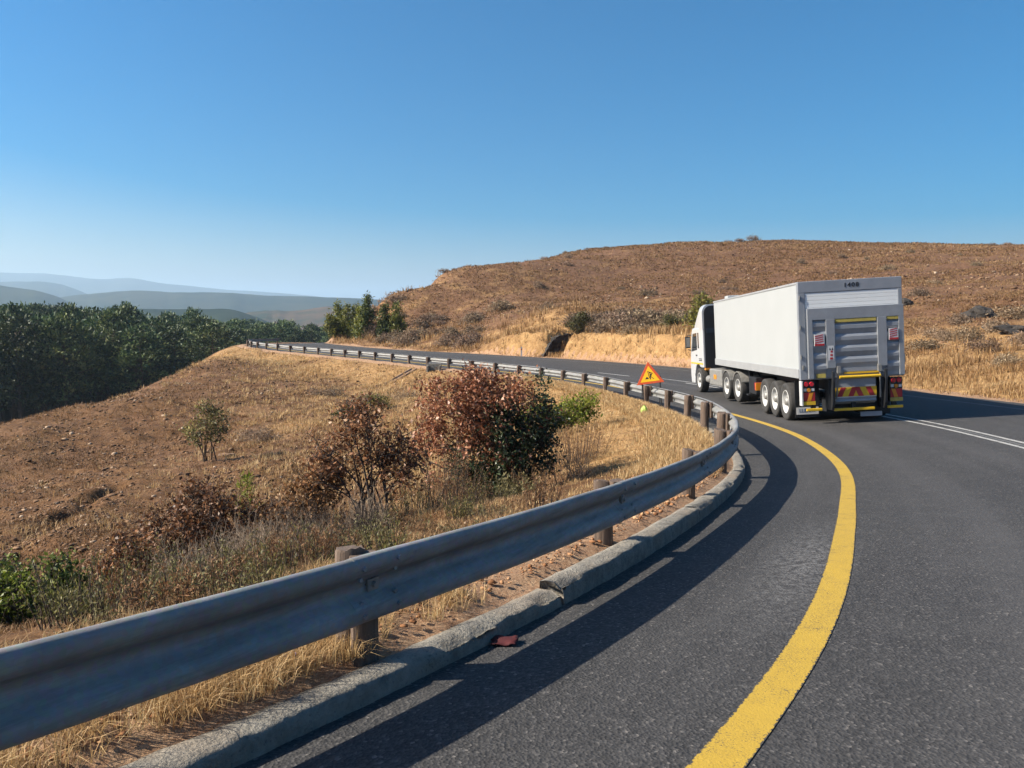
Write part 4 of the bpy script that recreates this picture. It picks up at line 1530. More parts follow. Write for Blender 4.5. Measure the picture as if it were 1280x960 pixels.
def shrub_geo(blobs, nclump, per, leaf, seed, stems=5, clump_r=0.16, r_stem=0.02, tone=None, droop=0.0, twig=0.005, shell=0.45, updir=None, jit=0.22, spread=0.08):
    rng = np.random.default_rng(seed)
    wts = np.array([b[6] if len(b) > 6 else b[3] * b[4] * b[5] for b in blobs], float)
    ci = rng.choice(len(blobs), nclump, p=wts / wts.sum())
    B_ = np.array([b[:6] for b in blobs], float)
    # leaves gather in lumps on the outer half of each blob, with gaps between them
    nl_ = 9
    ld = unit(rng.normal(size=(len(blobs), nl_, 3))) * (0.55 + 0.5 * rng.uniform(size=(len(blobs), nl_, 1)))
    li = rng.integers(0, nl_, nclump)
    off_ = ld[ci, li] + rng.normal(size=(nclump, 3)) * 0.24
    loose = rng.uniform(size=(nclump, 1)) < 0.25
    dirs = unit(rng.normal(size=(nclump, 3))) * (shell + (1 - shell) * rng.uniform(0, 1, (nclump, 1)) ** 0.6)
    C_ = B_[ci, :3] + np.where(loose, dirs, off_) * B_[ci, 3:6]
    C_[:, 2] = np.maximum(C_[:, 2], 0.04)
    segs = []
    nodes = []
    # main stems
    tgt = rng.choice(nclump, min(stems, nclump), replace=False)
    for q, ti in enumerate(tgt):
        b0 = np.array([rng.normal() * spread, rng.normal() * spread, -0.06])
        e = C_[ti] * 0.85
        mid = (b0 + e) / 2 + np.array([-0.25 * (e[0] - b0[0]), -0.25 * (e[1] - b0[1]), 0.15 * e[2]]) + rng.normal(size=3) * 0.06
        line_ = bez(b0, mid, e, 9)
        rr_ = np.linspace(r_stem * rng.uniform(0.7, 1.1), r_stem * 0.3, 9)
        for a in range(8):
            segs.append((line_[a], line_[a + 1], rr_[a], rr_[a + 1]))
        nodes += list(line_[2:])
    nodes = np.array(nodes)
    for c in C_:
        d = np.linalg.norm(nodes - c, axis=1) + 0.8 * np.maximum(nodes[:, 2] - c[2] + 0.05, 0)
        nd = nodes[np.argmin(d)]
        mid = (nd + c) / 2 + rng.normal(size=3) * 0.05 + np.array([0, 0, 0.03])
        ln = bez(nd, mid, c, 4)
        for a in range(3):
            segs.append((ln[a], ln[a + 1], twig * (1.5 - 0.35 * a), twig * (1.15 - 0.35 * a)))
        for _ in range(2):
            e = c + unit(rng.normal(size=3) + np.array([0, 0, 0.5])) * clump_r * rng.uniform(0.8, 1.9)
            segs.append((c, e, twig * 0.6, twig * 0.3))
    n = nclump * per
    pos = np.repeat(C_, per, 0) + rng.normal(size=(n, 3)) * clump_r * 0.6
    pos[:, 2] = np.maximum(pos[:, 2], 0.0)
    LV, LQ = leaf_quads(pos, leaf[0], leaf[1], rng, droop, updir)
    ct = rng.uniform(-0.15, 0.15, nclump)
    tn = np.repeat(ct, per) + rng.normal(size=n) * jit
    if tone is not None:
        tn = tone(pos, rng) + tn
    else:
        tn = tn + 0.5
    TV, TQ = tubes(segs)
    return (LV, LQ, np.clip(tn, 0, 1)), (TV, TQ)


def shrub(name, label, cat, xy, blobs, nclump, per, leaf, mleaf, mstem, seed, group=None, sink=0.03, z=None, **kw):
    (LV, LQ, tn), (TV, TQ) = shrub_geo(blobs, nclump, per, leaf, seed, **kw)
    e = empty(name, (xy[0], xy[1], (gz_at(*xy) if z is None else z) - sink))
    tag(e, label, cat, group)
    npmesh('branches', TV, TQ, mstem, e)
    npmesh('foliage', LV, LQ, mleaf, e, tone=tn)
    return e


def gp(px, py, Y):
    p = ray_pt(px, py, Y)
    return (p[0], p[1])


def copy_tree(o, loc, sc, rz, label=None, tilt=0.0):
    c = o.copy()
    COL.objects.link(c)
    c.location = loc
    c.scale = sc
    c.rotation_euler = (tilt, 0, rz)
    if label:
        c['label'] = label
    for ch in o.children:
        d = ch.copy()
        COL.objects.link(d)
        d.parent = c
    return c


# --- the big red-brown and green bush
def red_tone(pos, rng):
    # the lower right half of the bush is still green, the rest has turned red-brown
    g = (pos[:, 0] + 0.12) * 0.62 - (pos[:, 2] - 1.25) * 0.62 + 0.18 * np.sin(pos[:, 0] * 5 + pos[:, 2] * 4)
    green = g > rng.normal(size=len(pos)) * 0.12 + 0.04
    sidegreen = (pos[:, 0] > 0.85) & (rng.uniform(size=len(pos)) < 0.75)
    gr = green | sidegreen
    return np.where(gr, 0.16, 0.70)


b1 = gp(606, 654, 12.9)
shrub('bush', 'large bush with red-brown leaves on top and dark green leaves lower right', 'bush', b1,
      [(-0.50, 0, 1.55, 0.80, 0.75, 0.72, 1.2), (0.30, 0.1, 1.60, 0.80, 0.75, 0.70, 1.2), (0.62, 0, 0.95, 0.62, 0.65, 0.70, 1.1), (0.05, -0.25, 0.85, 0.55, 0.5, 0.70, .9),
       (-0.85, 0.1, 0.95, 0.50, 0.55, 0.55, .5), (0.95, 0, 1.15, 0.28, 0.35, 0.4, .25), (-0.05, 0.1, 2.0, 0.5, 0.4, 0.30, .35), (0.85, 0.1, 1.95, 0.22, 0.25, 0.30, .12), (0.35, -0.2, 0.50, 0.60, 0.5, 0.42, .8)],
      620, 42, (0.066, 0.038), M['redleaf'], M['dark_twig'], 5, stems=14, clump_r=0.135, r_stem=0.028, tone=red_tone, jit=0.10, droop=0.3, spread=0.25)

bl = lambda pos, rng: 0.5 + 0.12 * (pos[:, 2] - 0.7) - 0.1 * pos[:, 0]
shrub('bush', 'open brown-leaved bush with bare dark stems left of the large red bush', 'bush', gp(468, 700, 9.6),
      [(0.0, 0, 1.10, 0.52, 0.45, 0.42, 1.0), (-0.42, 0, 0.90, 0.32, 0.35, 0.40, .5), (0.38, 0, 0.70, 0.28, 0.3, 0.34, .4), (0.10, 0, 0.75, 0.45, 0.4, 0.4, .25)],
      270, 15, (0.056, 0.030), M['brownleaf'], M['dark_twig'], 8, stems=16, clump_r=0.10, r_stem=0.020, tone=bl, droop=0.35, spread=0.16, twig=0.0055)
shrub('bush', 'low bush with sparse orange-brown leaves beside the bare-stemmed brown bush', 'bush', gp(398, 695, 9.8),
      [(0.0, 0, 0.55, 0.42, 0.4, 0.42, 1.0), (-0.28, 0, 0.35, 0.35, 0.3, 0.30, .7), (0.1, 0, 0.9, 0.22, 0.25, 0.25, .3)],
      260, 15, (0.054, 0.028), M['brownleaf'], M['dark_twig'], 9, stems=12, clump_r=0.10, r_stem=0.012, tone=lambda p, r: 0.62 + 0 * p[:, 0], droop=0.3, spread=0.18)
shrub('bush', 'dark red-brown thicket on the slope below the yellow-green sapling', 'bush', gp(268, 700, 9.6),
      [(-0.1, 0, 0.62, 0.50, 0.4, 0.34, 1.0), (0.35, 0, 0.52, 0.30, 0.35, 0.30, .5), (-0.5, 0, 0.42, 0.3, 0.3, 0.26, .4)],
      260, 11, (0.06, 0.032), M['brownleaf'], M['dark_twig'], 10, stems=18, clump_r=0.10, r_stem=0.010, tone=lambda p, r: 0.24 + 0.1 * (p[:, 2]), droop=0.2, spread=0.32)
shrub('bush', 'dark tangle of bare stems and brown leaves between two brown bushes', 'bush', gp(345, 706, 9.3),
      [(0.0, 0, 0.36, 0.50, 0.4, 0.28, 1.0), (0.45, 0, 0.3, 0.3, 0.3, 0.22, .4)],
      200, 8, (0.05, 0.028), M['brownleaf'], M['dark_twig'], 12, stems=20, clump_r=0.10, r_stem=0.009, tone=lambda p, r: 0.2 + 0 * p[:, 0], droop=0.2, spread=0.35)
shrub('bush', 'small red-leaved bush above the green bush in the lower left', 'bush', gp(160, 752, 8.0),
      [(0.05, 0, 0.50, 0.24, 0.25, 0.22, 1.0), (-0.1, 0, 0.22, 0.24, 0.25, 0.20, .8)],
      110, 12, (0.055, 0.032), M['brownleaf'], M['dark_twig'], 13, stems=8, clump_r=0.08, r_stem=0.008, tone=lambda p, r: 0.36 + 0 * p[:, 0], spread=0.1)


def twig_geo(n, h, w, seed, lean=0.25, forks=3, r=0.006):
    rng = np.random.default_rng(seed)
    segs = []
    for i in range(n):
        a = rng.uniform(0, 2 * PI)
        rr_ = abs(rng.normal()) * w * 0.35
        p = np.array([rr_ * math.cos(a), rr_ * math.sin(a), -0.04])
        d = unit(np.array([math.cos(a) * lean * rng.uniform(0, 2), math.sin(a) * lean * rng.uniform(0, 2), 1.0]) + rng.normal(size=3) * 0.15)
        hh = h * rng.uniform(0.45, 1.1)
        stack = [(p, d, hh * 0.45, r * rng.uniform(0.7, 1.2), 0)]
        while stack:
            p, d, l, rad, lv = stack.pop()
            q = p + d * l * 0.5
            d2 = unit(d + rng.normal(size=3) * 0.16)
            e = q + d2 * l * 0.5
            segs.append((p, q, rad, rad * 0.85))
            segs.append((q, e, rad * 0.85, rad * 0.65))
            if lv < forks:
                for _ in range(2 if lv else 3):
                    stack.append((e if rng.uniform() < 0.6 else q, unit(d2 + rng.normal(size=3) * 0.42 + np.array([0, 0, 0.12])), l * 0.62, rad * 0.6, lv + 1))
    return tubes(segs, 4)


def twigs(name, label, xy, n, h, w, mat, seed, cat='shrub', **kw):
    V, Q = twig_geo(n, h, w, seed, **kw)
    e = empty(name, (xy[0], xy[1], gz_at(*xy) - 0.02))
    tag(e, label, cat)
    npmesh('branches', V, Q, mat, e)
    return e


twigs('dry_shrub', 'pale grey leafless shrub close behind the guardrail, left of the red-brown thicket', gp(238, 775, 7.2), 46, 0.62, 0.55, M['twig'], 21)
twigs('dry_shrub', 'grey bare-twig shrub tangled in front of the dark red-brown thicket', gp(318, 745, 7.8), 40, 0.72, 0.55, M['twig'], 22)
twigs('dry_shrub', 'thin brown bare-twig shrub between grey shrub and brown-leaved bush', gp(385, 728, 8.2), 30, 0.5, 0.5, M['dark_twig'], 23)
twigs('dry_shrub', 'dark bare shrub at the right foot of the large red and green bush', gp(720, 620, 12.4), 40, 0.62, 0.6, M['dark_twig'], 24)


TWL = 'grey leafless twig shrub in the thicket just behind the near guardrail'
TWG = 'leafless twig shrubs behind the near guardrail'
tw0 = twigs('dry_shrub', TWL, gp(280, 748, 7.9), 34, 0.55, 0.45, M['twig'], 25)
tw0['group'] = TWG
tw1 = twigs('dry_shrub', TWL, gp(420, 712, 8.6), 34, 0.50, 0.45, M['dark_twig'], 26)
tw1['group'] = TWG
rt_ = random.Random(31)
for i in range(16):
    q_ = gp(rt_.uniform(195, 470), rt_.uniform(690, 735), rt_.uniform(7.6, 10.0))
    copy_tree((tw0, tw1)[i % 2], (q_[0], q_[1], gz_at(*q_) - 0.02), (rt_.uniform(0.7, 1.3), rt_.uniform(0.7, 1.3), rt_.uniform(0.7, 1.25)), rt_.uniform(0, 6.28))


def stalk_geo(n, h, w, seed, leaf=(0.03, 0.008), per=30):
    """feathery upright stalks with fine leaves up their length"""
    rng = np.random.default_rng(seed)
    segs = []
    pos = []
    for i in range(n):
        a = rng.uniform(0, 2 * PI)
        rr_ = math.sqrt(rng.uniform()) * w * 0.5
        p = np.array([rr_ * math.cos(a), rr_ * math.sin(a), -0.03])
        hh = h * rng.uniform(0.55, 1.05)
        e = p + np.array([p[0] * 0.5 + rng.normal() * 0.10 * h, p[1] * 0.5 + rng.normal() * 0.10 * h, hh])
        m = (p + e) / 2 + np.array([0, 0, 0.05])
        ln = bez(p, m, e, 5)
        for k in range(4):
            segs.append((ln[k], ln[k + 1], 0.005 - 0.001 * k, 0.004 - 0.001 * k))
        t = rng.uniform(0.2, 1, per)
        pp = (1 - t[:, None]) ** 2 * p + 2 * (t * (1 - t))[:, None] * m + (t * t)[:, None] * e
        pos.append(pp + rng.normal(size=(per, 3)) * 0.022 * (h / 0.6))
    pos = np.vstack(pos)
    up = np.tile(np.array([[0, 0, 1.0]]), (len(pos), 1))
    LV, LQ = leaf_quads(pos, leaf[0], leaf[1], rng, 0, up)
    return (LV, LQ, np.clip(0.5 + rng.normal(size=len(pos)) * 0.25, 0, 1)), tubes(segs, 4)


def stalks(name, label, cat, xy, n, h, w, mat, seed, group=None, **kw):
    (LV, LQ, tn), (TV, TQ) = stalk_geo(n, h, w, seed, **kw)
    e = empty(name, (xy[0], xy[1], gz_at(*xy) - 0.02))
    tag(e, label, cat, group)
    npmesh('foliage', np.vstack([LV, TV]), [LQ, TQ + len(LV)], [mat, M['dark_twig']], e, tone=np.concatenate([tn, np.full(len(TQ), 0.5)]),
           midx=np.concatenate([np.zeros(len(LQ)), np.ones(len(TQ))]))
    return e


stalks('weed', 'olive feathery weed beside the small red-leaved bush', 'weed', gp(190, 775, 7.4), 34, 0.55, 0.5, M['olive'], 31)
stalks('weed', 'yellow-olive feathery weed close behind the rail in front of the orange-brown bush', 'weed', gp(385, 745, 7.2), 26, 0.42, 0.4, M['olive'], 32)
stalks('weed', 'tall rust-coloured fine weed between the brown bush and the large red bush', 'weed', gp(562, 668, 10.6), 60, 0.95, 0.65, M['rust_grass'], 33, per=40)
stalks('weed', 'rust-brown feathery weed right of the large red bush, under the lime bush', 'weed', gp(722, 592, 15.5), 90, 0.85, 1.0, M['rust_grass'], 34, per=40)
stalks('weed', 'olive feathery weed under the dark green side of the red bush', 'weed', gp(600, 650, 11.5), 30, 0.6, 0.5, M['olive'], 35)
stalks('weed', 'pale grey-green weed below the green side of the big bush', 'weed', gp(648, 640, 11.6), 30, 0.42, 0.5, M['greyherb'], 36, leaf=(0.05, 0.022))
stalks('weed', 'yellow-green grassy weed behind rail at right of the grey-green weed', 'weed', gp(622, 652, 11.0), 26, 0.38, 0.5, M['greyherb'], 37)
stalks('weed', 'tall olive weed rising behind the top of the large red bush', 'weed', gp(583, 505, 26), 30, 1.15, 0.9, M['olive'], 38, leaf=(0.07, 0.03))
stalks('weed', 'rust-brown weed rising behind the red bush, right of the tall olive weed', 'weed', gp(605, 500, 26), 30, 1.0, 0.8, M['brownleaf'], 39, leaf=(0.07, 0.03))
stalks('weed', 'pale grass-like weed at the left edge beside the low green bush', 'weed', gp(118, 800, 6.3), 40, 0.34, 0.5, M['greyherb'], 40)
stalks('weed', 'dull olive weed right of the grass-like weed by the rail', 'weed', gp(150, 798, 6.6), 30, 0.40, 0.4, M['olive'], 41)

WL = 'small weeds of mixed olive and grey-green in the strip behind the guardrail'
WG = 'weeds in the strip behind the guardrail'
for i_, (px_, py_, Y_, m_) in enumerate([(668, 632, 11.8, 'rust_grass'), (590, 655, 11.0, 'rust_grass'), (520, 670, 10.2, 'olive'), (545, 655, 11.6, 'rust_grass')]):
    stalks('weed', ('rusty fine weed at the right front foot of the large red bush', 'rusty fine weed at the left front foot of the large red bush', 'olive weed right of the bare-stemmed brown bush near the rail', 'tall rusty weed filling the gap between the two largest bushes')[i_], 'weed', gp(px_, py_, Y_), 44, 0.5, 0.6, M[m_], 142 + i_)
wp = [stalks('weed', WL, 'weed', gp(330, 760, 6.6), 26, 0.34, 0.34, M['greyherb'], 42, WG, leaf=(0.026, 0.007)),
      stalks('weed', WL, 'weed', gp(300, 765, 6.4), 26, 0.40, 0.34, M['olive'], 43, WG),
      stalks('weed', WL, 'weed', gp(360, 740, 7.0), 30, 0.38, 0.30, M['rust_grass'], 44, WG)]
rw_ = random.Random(23)
for i in range(54):
    ps_ = at(S0 + rw_.uniform(-2.2, 4.6), -rw_.uniform(1.35, 4.2))
    q_ = copy_tree(wp[i % 3], (ps_[0], ps_[1], gz_at(ps_[0], ps_[1]) - 0.02), (rw_.uniform(0.7, 1.4), rw_.uniform(0.7, 1.4), rw_.uniform(0.5, 1.15)), rw_.uniform(0, 6.28))

# sapling
spx = gp(310, 668, 11.0)
rng_ = np.random.default_rng(4)
segs = [(np.array([0, 0, -0.05]), np.array([0.02, 0, 0.95]), 0.012, 0.004)]
pos = []
for k in range(26):
    z = 0.18 + 0.75 * k / 26
    a = k * 2.4
    L_ = 0.26 * (1.05 - z) + 0.05
    e = np.array([L_ * math.cos(a), L_ * math.sin(a), z + L_ * 0.45])
    segs.append((np.array([0.01, 0, z]), e, 0.004, 0.002))
    t = rng_.uniform(0.15, 1, (16, 1))
    pos.append(np.array([0.01, 0, z]) * (1 - t) + e * t + rng_.normal(size=(16, 3)) * 0.015)
pos = np.vstack(pos)
sap = empty('sapling', (spx[0], spx[1], gz_at(*spx)))
tag(sap, 'thin yellow-green young pine sapling standing alone above the dark thicket', 'sapling')
V, Q = tubes(segs)
npmesh('trunk', V, Q, M['bark'], sap)
V, Q = leaf_quads(pos, 0.10, 0.012, rng_, 0, np.tile([[0, 0, 0.9]], (len(pos), 1)))
npmesh('foliage', V, Q, M['lime_leaf'], sap, tone=np.clip(rng_.normal(size=len(Q)) * 0.2 + 0.55, 0, 1))

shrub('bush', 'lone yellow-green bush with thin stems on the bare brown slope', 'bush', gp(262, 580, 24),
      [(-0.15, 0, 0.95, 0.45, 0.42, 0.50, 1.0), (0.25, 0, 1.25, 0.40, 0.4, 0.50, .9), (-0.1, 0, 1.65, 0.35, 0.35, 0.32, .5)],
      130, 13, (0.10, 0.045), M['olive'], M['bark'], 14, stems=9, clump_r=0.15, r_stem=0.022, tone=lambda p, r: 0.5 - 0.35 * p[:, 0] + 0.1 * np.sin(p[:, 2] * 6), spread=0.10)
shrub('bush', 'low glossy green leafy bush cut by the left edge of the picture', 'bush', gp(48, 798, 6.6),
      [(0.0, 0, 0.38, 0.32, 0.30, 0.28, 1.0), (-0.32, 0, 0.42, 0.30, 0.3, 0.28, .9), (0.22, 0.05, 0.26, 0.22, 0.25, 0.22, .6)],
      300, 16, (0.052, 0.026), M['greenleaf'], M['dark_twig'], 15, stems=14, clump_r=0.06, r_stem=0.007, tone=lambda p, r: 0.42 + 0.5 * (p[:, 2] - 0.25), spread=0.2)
shrub('bush', 'small bright yellow-green bush in front of the low glossy green bush', 'bush', gp(22, 828, 5.7),
      [(0.0, 0, 0.26, 0.20, 0.22, 0.20, 1.0), (-0.2, 0, 0.34, 0.2, 0.2, 0.22, .9)],
      150, 14, (0.042, 0.022), M['lime_leaf'], M['dark_twig'], 16, stems=10, clump_r=0.05, r_stem=0.006, tone=lambda p, r: 0.32 + 0 * p[:, 0], spread=0.12)
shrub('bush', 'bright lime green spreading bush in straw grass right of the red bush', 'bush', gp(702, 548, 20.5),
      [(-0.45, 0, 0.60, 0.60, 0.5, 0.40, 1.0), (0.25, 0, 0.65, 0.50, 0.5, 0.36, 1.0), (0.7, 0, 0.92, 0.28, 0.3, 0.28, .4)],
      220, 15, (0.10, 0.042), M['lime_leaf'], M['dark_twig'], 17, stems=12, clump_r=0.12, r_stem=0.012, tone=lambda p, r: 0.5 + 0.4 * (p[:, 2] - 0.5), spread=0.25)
shrub('bush', 'low dark green creeping bush in the dry hollow below the far rail', 'bush', gp(432, 524, 35),
      [(0.0, 0, 0.22, 0.55, 0.4, 0.22, 1.0), (0.55, 0, 0.42, 0.45, 0.4, 0.26, .8)],
      130, 14, (0.12, 0.06), M['greenleaf'], M['dark_twig'], 18, stems=9, clump_r=0.14, r_stem=0.012, tone=lambda p, r: 0.12 + 0 * p[:, 0], spread=0.3)
shrub('bush', 'small pale green bush right of the low dark green creeping bush', 'bush', gp(476, 518, 35),
      [(0.0, 0, 0.35, 0.50, 0.4, 0.32, 1.0), (-0.5, 0, 0.45, 0.4, 0.4, 0.25, .6)],
      90, 12, (0.11, 0.05), M['olive'], M['dark_twig'], 19, stems=8, clump_r=0.16, r_stem=0.010, tone=lambda p, r: 0.7 + 0 * p[:, 0], spread=0.3)
for i, (px, py, Y, lab) in enumerate([
        (318, 552, 30, 'faded brown scrub patch on the slope right of the lone bush'),
        (455, 505, 40, 'greyish brown scrub bush above the dark green creeping bush'),
        (500, 485, 40, 'greyish scrub bush beside the lower end of the concrete chute'),
        (405, 500, 44, 'pale dry scrub bush left of the concrete chute')]):
    shrub('scrub_bush', lab, 'bush', gp(px, py, Y), [(0, 0, 0.25, 0.7, 0.6, 0.3, 1), (0.6, 0, 0.2, 0.5, 0.5, 0.25, .7)], 110, 10, (0.11, 0.03), M['scrub'], M['twig'], 60 + i, stems=10, clump_r=0.2, r_stem=0.010, spread=0.4)
# small herbs on the verge
for i, (px, py, Y, h, w, m_, lab) in enumerate([
        (116, 946, 2.05, 0.085, 0.06, 'greyherb', 'small grey-green herb on the verge near the lower left corner'),
        (540, 778, 3.95, 0.09, 0.13, 'greyherb', 'grey-green herb tuft on gravel just right of the near wooden post'),
        (640, 722, 4.75, 0.11, 0.26, 'greyherb', 'wide dry grey-green herb clump between two wooden posts on the verge'),
        (615, 730, 4.6, 0.08, 0.16, 'olive', 'small dull olive herb beside the wide dry clump on the verge')]):
    stalks('herb', lab, 'herb', gp(px, py, Y), 36, h, w, M[m_], 70 + i, leaf=(0.022, 0.008), per=16)

# --- young trees on the spur where the road disappears
YT = [(415, 432, 93, 3.0, 0.9, 'yellow-green young tree at the left end of the row above the road bend', 0.7),
      (424, 424, 95, 4.0, 1.0, 'bushy yellow-green young tree, second from the left end of the row', 0.75),
      (434, 420, 93, 4.0, 1.0, 'broad yellow-green young tree in the middle of the row', 0.65),
      (445, 418, 91, 4.2, 0.9, 'darker young tree just left of the tallest young tree', 0.4),
      (452, 416, 90, 3.6, 0.9, 'bright yellow-green young tree under the tallest one', 0.8),
      (459, 412, 89, 4.9, 0.8, 'tallest dark young tree in the row above the road bend', 0.25),
      (481, 412, 85, 3.7, 0.75, 'narrow dark green young conifer on the slope', 0.2),
      (496, 413, 85, 3.7, 0.95, 'narrow yellow-green young conifer right of the dark one', 0.7)]
for i, (px, py, Y, h, w, lab, tn_) in enumerate(YT):
    xy_ = gp(px, py, Y)
    bl_ = [(0, 0, h * 0.30, w, w, h * 0.26, 1.0), (0.1 * (-1) ** i, 0, h * 0.55, w * 0.75, w * 0.75, h * 0.25, .7), (0, 0, h * 0.82, w * 0.42, w * 0.42, h * 0.2, .35)]
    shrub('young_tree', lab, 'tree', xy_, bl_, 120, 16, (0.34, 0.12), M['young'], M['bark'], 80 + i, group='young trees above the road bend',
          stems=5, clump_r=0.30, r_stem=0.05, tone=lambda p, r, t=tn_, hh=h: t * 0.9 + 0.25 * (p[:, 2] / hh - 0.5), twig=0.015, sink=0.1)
p = gp(879, 448, 49)
shrub('tree', 'yellow-green bushy tree partly hidden behind the truck cab', 'tree', p,
      [(0, 0, 1.35, 0.8, 0.8, 0.75, 1), (0.2, 0, 0.8, 0.9, 0.8, 0.6, .8), (-0.35, 0, 0.8, 0.6, 0.7, 0.6, .5)], 170, 16, (0.22, 0.08), M['young'], M['bark'], 95, stems=6, clump_r=0.28, r_stem=0.05,
      tone=lambda p, r: 0.82 + 0 * p[:, 0], twig=0.012)

# --- dry scrub on the cut bank and hill
(LV, LQ, tn), (TV, TQ) = shrub_geo([(0, 0, 0.35, 0.75, 0.7, 0.38, 1), (0.5, 0.2, 0.25, 0.5, 0.5, 0.28, .6)], 90, 12, (0.16, 0.05), 101, stems=10, clump_r=0.2, r_stem=0.012, spread=0.35)
SG = 'dry scrub bushes on the hillside'
SL = 'small dry brown scrub bush on the hillside above the road'
proto = empty('scrub_bush', (0, 0, 0))
tag(proto, SL, 'bush', SG)
npmesh('branches', TV, TQ, M['twig'], proto)
npmesh('foliage', LV, LQ, M['scrub'], proto, tone=tn)
HS = [(722, 405, 62, 1.6), (745, 408, 60, 1.5), (770, 405, 58, 1.7), (800, 402, 58, 1.6), (828, 402, 58, 1.8), (845, 408, 56, 1.8), (862, 405, 56, 1.6), (756, 446, 51, 1.5), (778, 446, 50, 1.5), (790, 425, 53, 1.3),
      (625, 383, 84, 2.2), (560, 415, 74, 1.3), (590, 432, 66, 1.2), (520, 405, 80, 1.8), (508, 420, 77, 1.6), (470, 428, 80, 1.5), (450, 432, 82, 1.5), (432, 434, 84, 1.4), (540, 435, 70, 1.0), (492, 432, 77, 1.3),
      (512, 361, 107, 2.0), (522, 352, 112, 2.2), (535, 349, 115, 1.8), (650, 328, 140, 1.8), (762, 313, 168, 1.6), (625, 330, 136, 1.6), (935, 299, 185, 1.8), (918, 299.5, 185, 1.6), (905, 301, 182, 1.5),
      (1150, 432, 40, 1.0), (1240, 415, 42, 1.1), (1195, 405, 48, 1.1), (1262, 396, 48, 1.2), (1225, 440, 36, 0.9), (1165, 418, 44, 1.1), (1275, 430, 36, 1.0), (1205, 432, 40, 1.0), (1180, 425, 42, 0.9), (1250, 452, 32, 0.8)]
rs_ = random.Random(5)
for _ in range(44):
    pf_ = rs_.uniform(412, 600)
    HS.append((pf_, None, rs_.uniform(78, 100) - max(0, pf_ - 480) * 0.14, rs_.uniform(0.9, 1.9)))
for _ in range(30):
    HS.append((rs_.uniform(720, 880), None, rs_.uniform(56, 62), rs_.uniform(1.0, 1.8)))
for _ in range(36):
    px = rs_.uniform(470, 1280)
    Y = rs_.uniform(60, 150)
    HS.append((px, None, Y, rs_.uniform(0.6, 1.3)))
first = True
for (px, py, Y, sc) in HS:
    x_ = (px - 640) / F_PX * Y / 0.99
    y_ = Y
    s_, o_ = so_of(np.array([x_]), np.array([y_]))
    if o_[0] < np.interp(s_[0], S, WID) + 2.2:
        continue
    loc = (x_, y_, gz_at(x_, y_) - 0.05)
    rz_ = rs_.uniform(0, 6.28)
    scl = (sc * rs_.uniform(0.8, 1.2), sc * rs_.uniform(0.8, 1.2), sc * rs_.uniform(0.65, 1.0))
    if first:
        proto.location = loc
        proto.rotation_euler = (0, 0, rz_)
        proto.scale = scl
        first = False
    else:
        copy_tree(proto, loc, scl, rz_)
_se = s_edge(719, 1.6)
p = tuple(at(_se, np.interp(_se, S, WID) + 1.7)[:2])
shrub('bush', 'dull green rounded bush right of the shaded recess in the road cutting', 'bush', p, [(0, 0, 0.7, 0.7, 0.6, 0.6, 1), (0.4, 0, 1.1, 0.6, 0.5, 0.4, .7)], 130, 14, (0.16, 0.07), M['olive'], M['dark_twig'], 111, stems=8,
      clump_r=0.2, r_stem=0.02, tone=lambda p, r: 0.22 + 0 * p[:, 0])
p = gp(850, 425, 53)
shrub('bush', 'dull grey-green bush on the bank left of the truck cab', 'bush', p, [(0, 0, 0.6, 0.9, 0.7, 0.6, 1), (-0.6, 0, 0.5, 0.6, 0.5, 0.4, .7)], 140, 12, (0.16, 0.06), M['olive'], M['dark_twig'], 112, stems=8,
      clump_r=0.22, r_stem=0.02, tone=lambda p, r: 0.3 + 0 * p[:, 0])

# ------------------------------------------------------------------ pine plantation


def pine_geo(seed, h, R, nclump, per, lw):
    rng = np.random.default_rng(seed)
    zc = 0.36 + 0.64 * rng.uniform(0.0, 1.0, nclump) ** 0.85
    prof = np.sin(np.clip((1.03 - zc) / 0.60, 0, 1) * PI * 0.66) ** 0.65
    a = rng.uniform(0, 2 * PI, nclump)
    lob = 1 + 0.42 * np.sin(a * 3 + seed) * np.sin(zc * 17 + seed)
    rr_ = R * prof * lob * np.sqrt(rng.uniform(0.25, 1.0, nclump))
    C_ = np.stack([rr_ * np.cos(a), rr_ * np.sin(a), zc * h], 1)
    n = nclump * per
    pos = np.repeat(C_, per, 0) + rng.normal(size=(n, 3)) * np.array([0.42, 0.42, 0.26])
    up = unit(np.column_stack([pos[:, 0], pos[:, 1], np.full(n, R * 0.9)])) * 0.8
    V, Q = leaf_quads(pos, lw[0], lw[1], rng, 0, up, 0.1)
    tn = np.clip(0.45 + np.repeat(rng.normal(size=nclump) * 0.24, per) + rng.normal(size=n) * 0.14, 0, 1)
    segs = [(np.array([0, 0, -1.0]), np.array([0.1, 0.05, h * 0.5]), 0.24, 0.16), (np.array([0.1, 0.05, h * 0.5]), np.array([0, 0, h * 0.97]), 0.16, 0.03)]
    for c in C_[::3]:
        z0 = max(h * 0.22, c[2] - 0.25 * np.hypot(c[0], c[1]) - 0.3)
        segs.append((np.array([0.05, 0, z0]), c, 0.05, 0.02))
    TV, TQ = tubes(segs, 5)
    return (V, Q, tn), (TV, TQ)


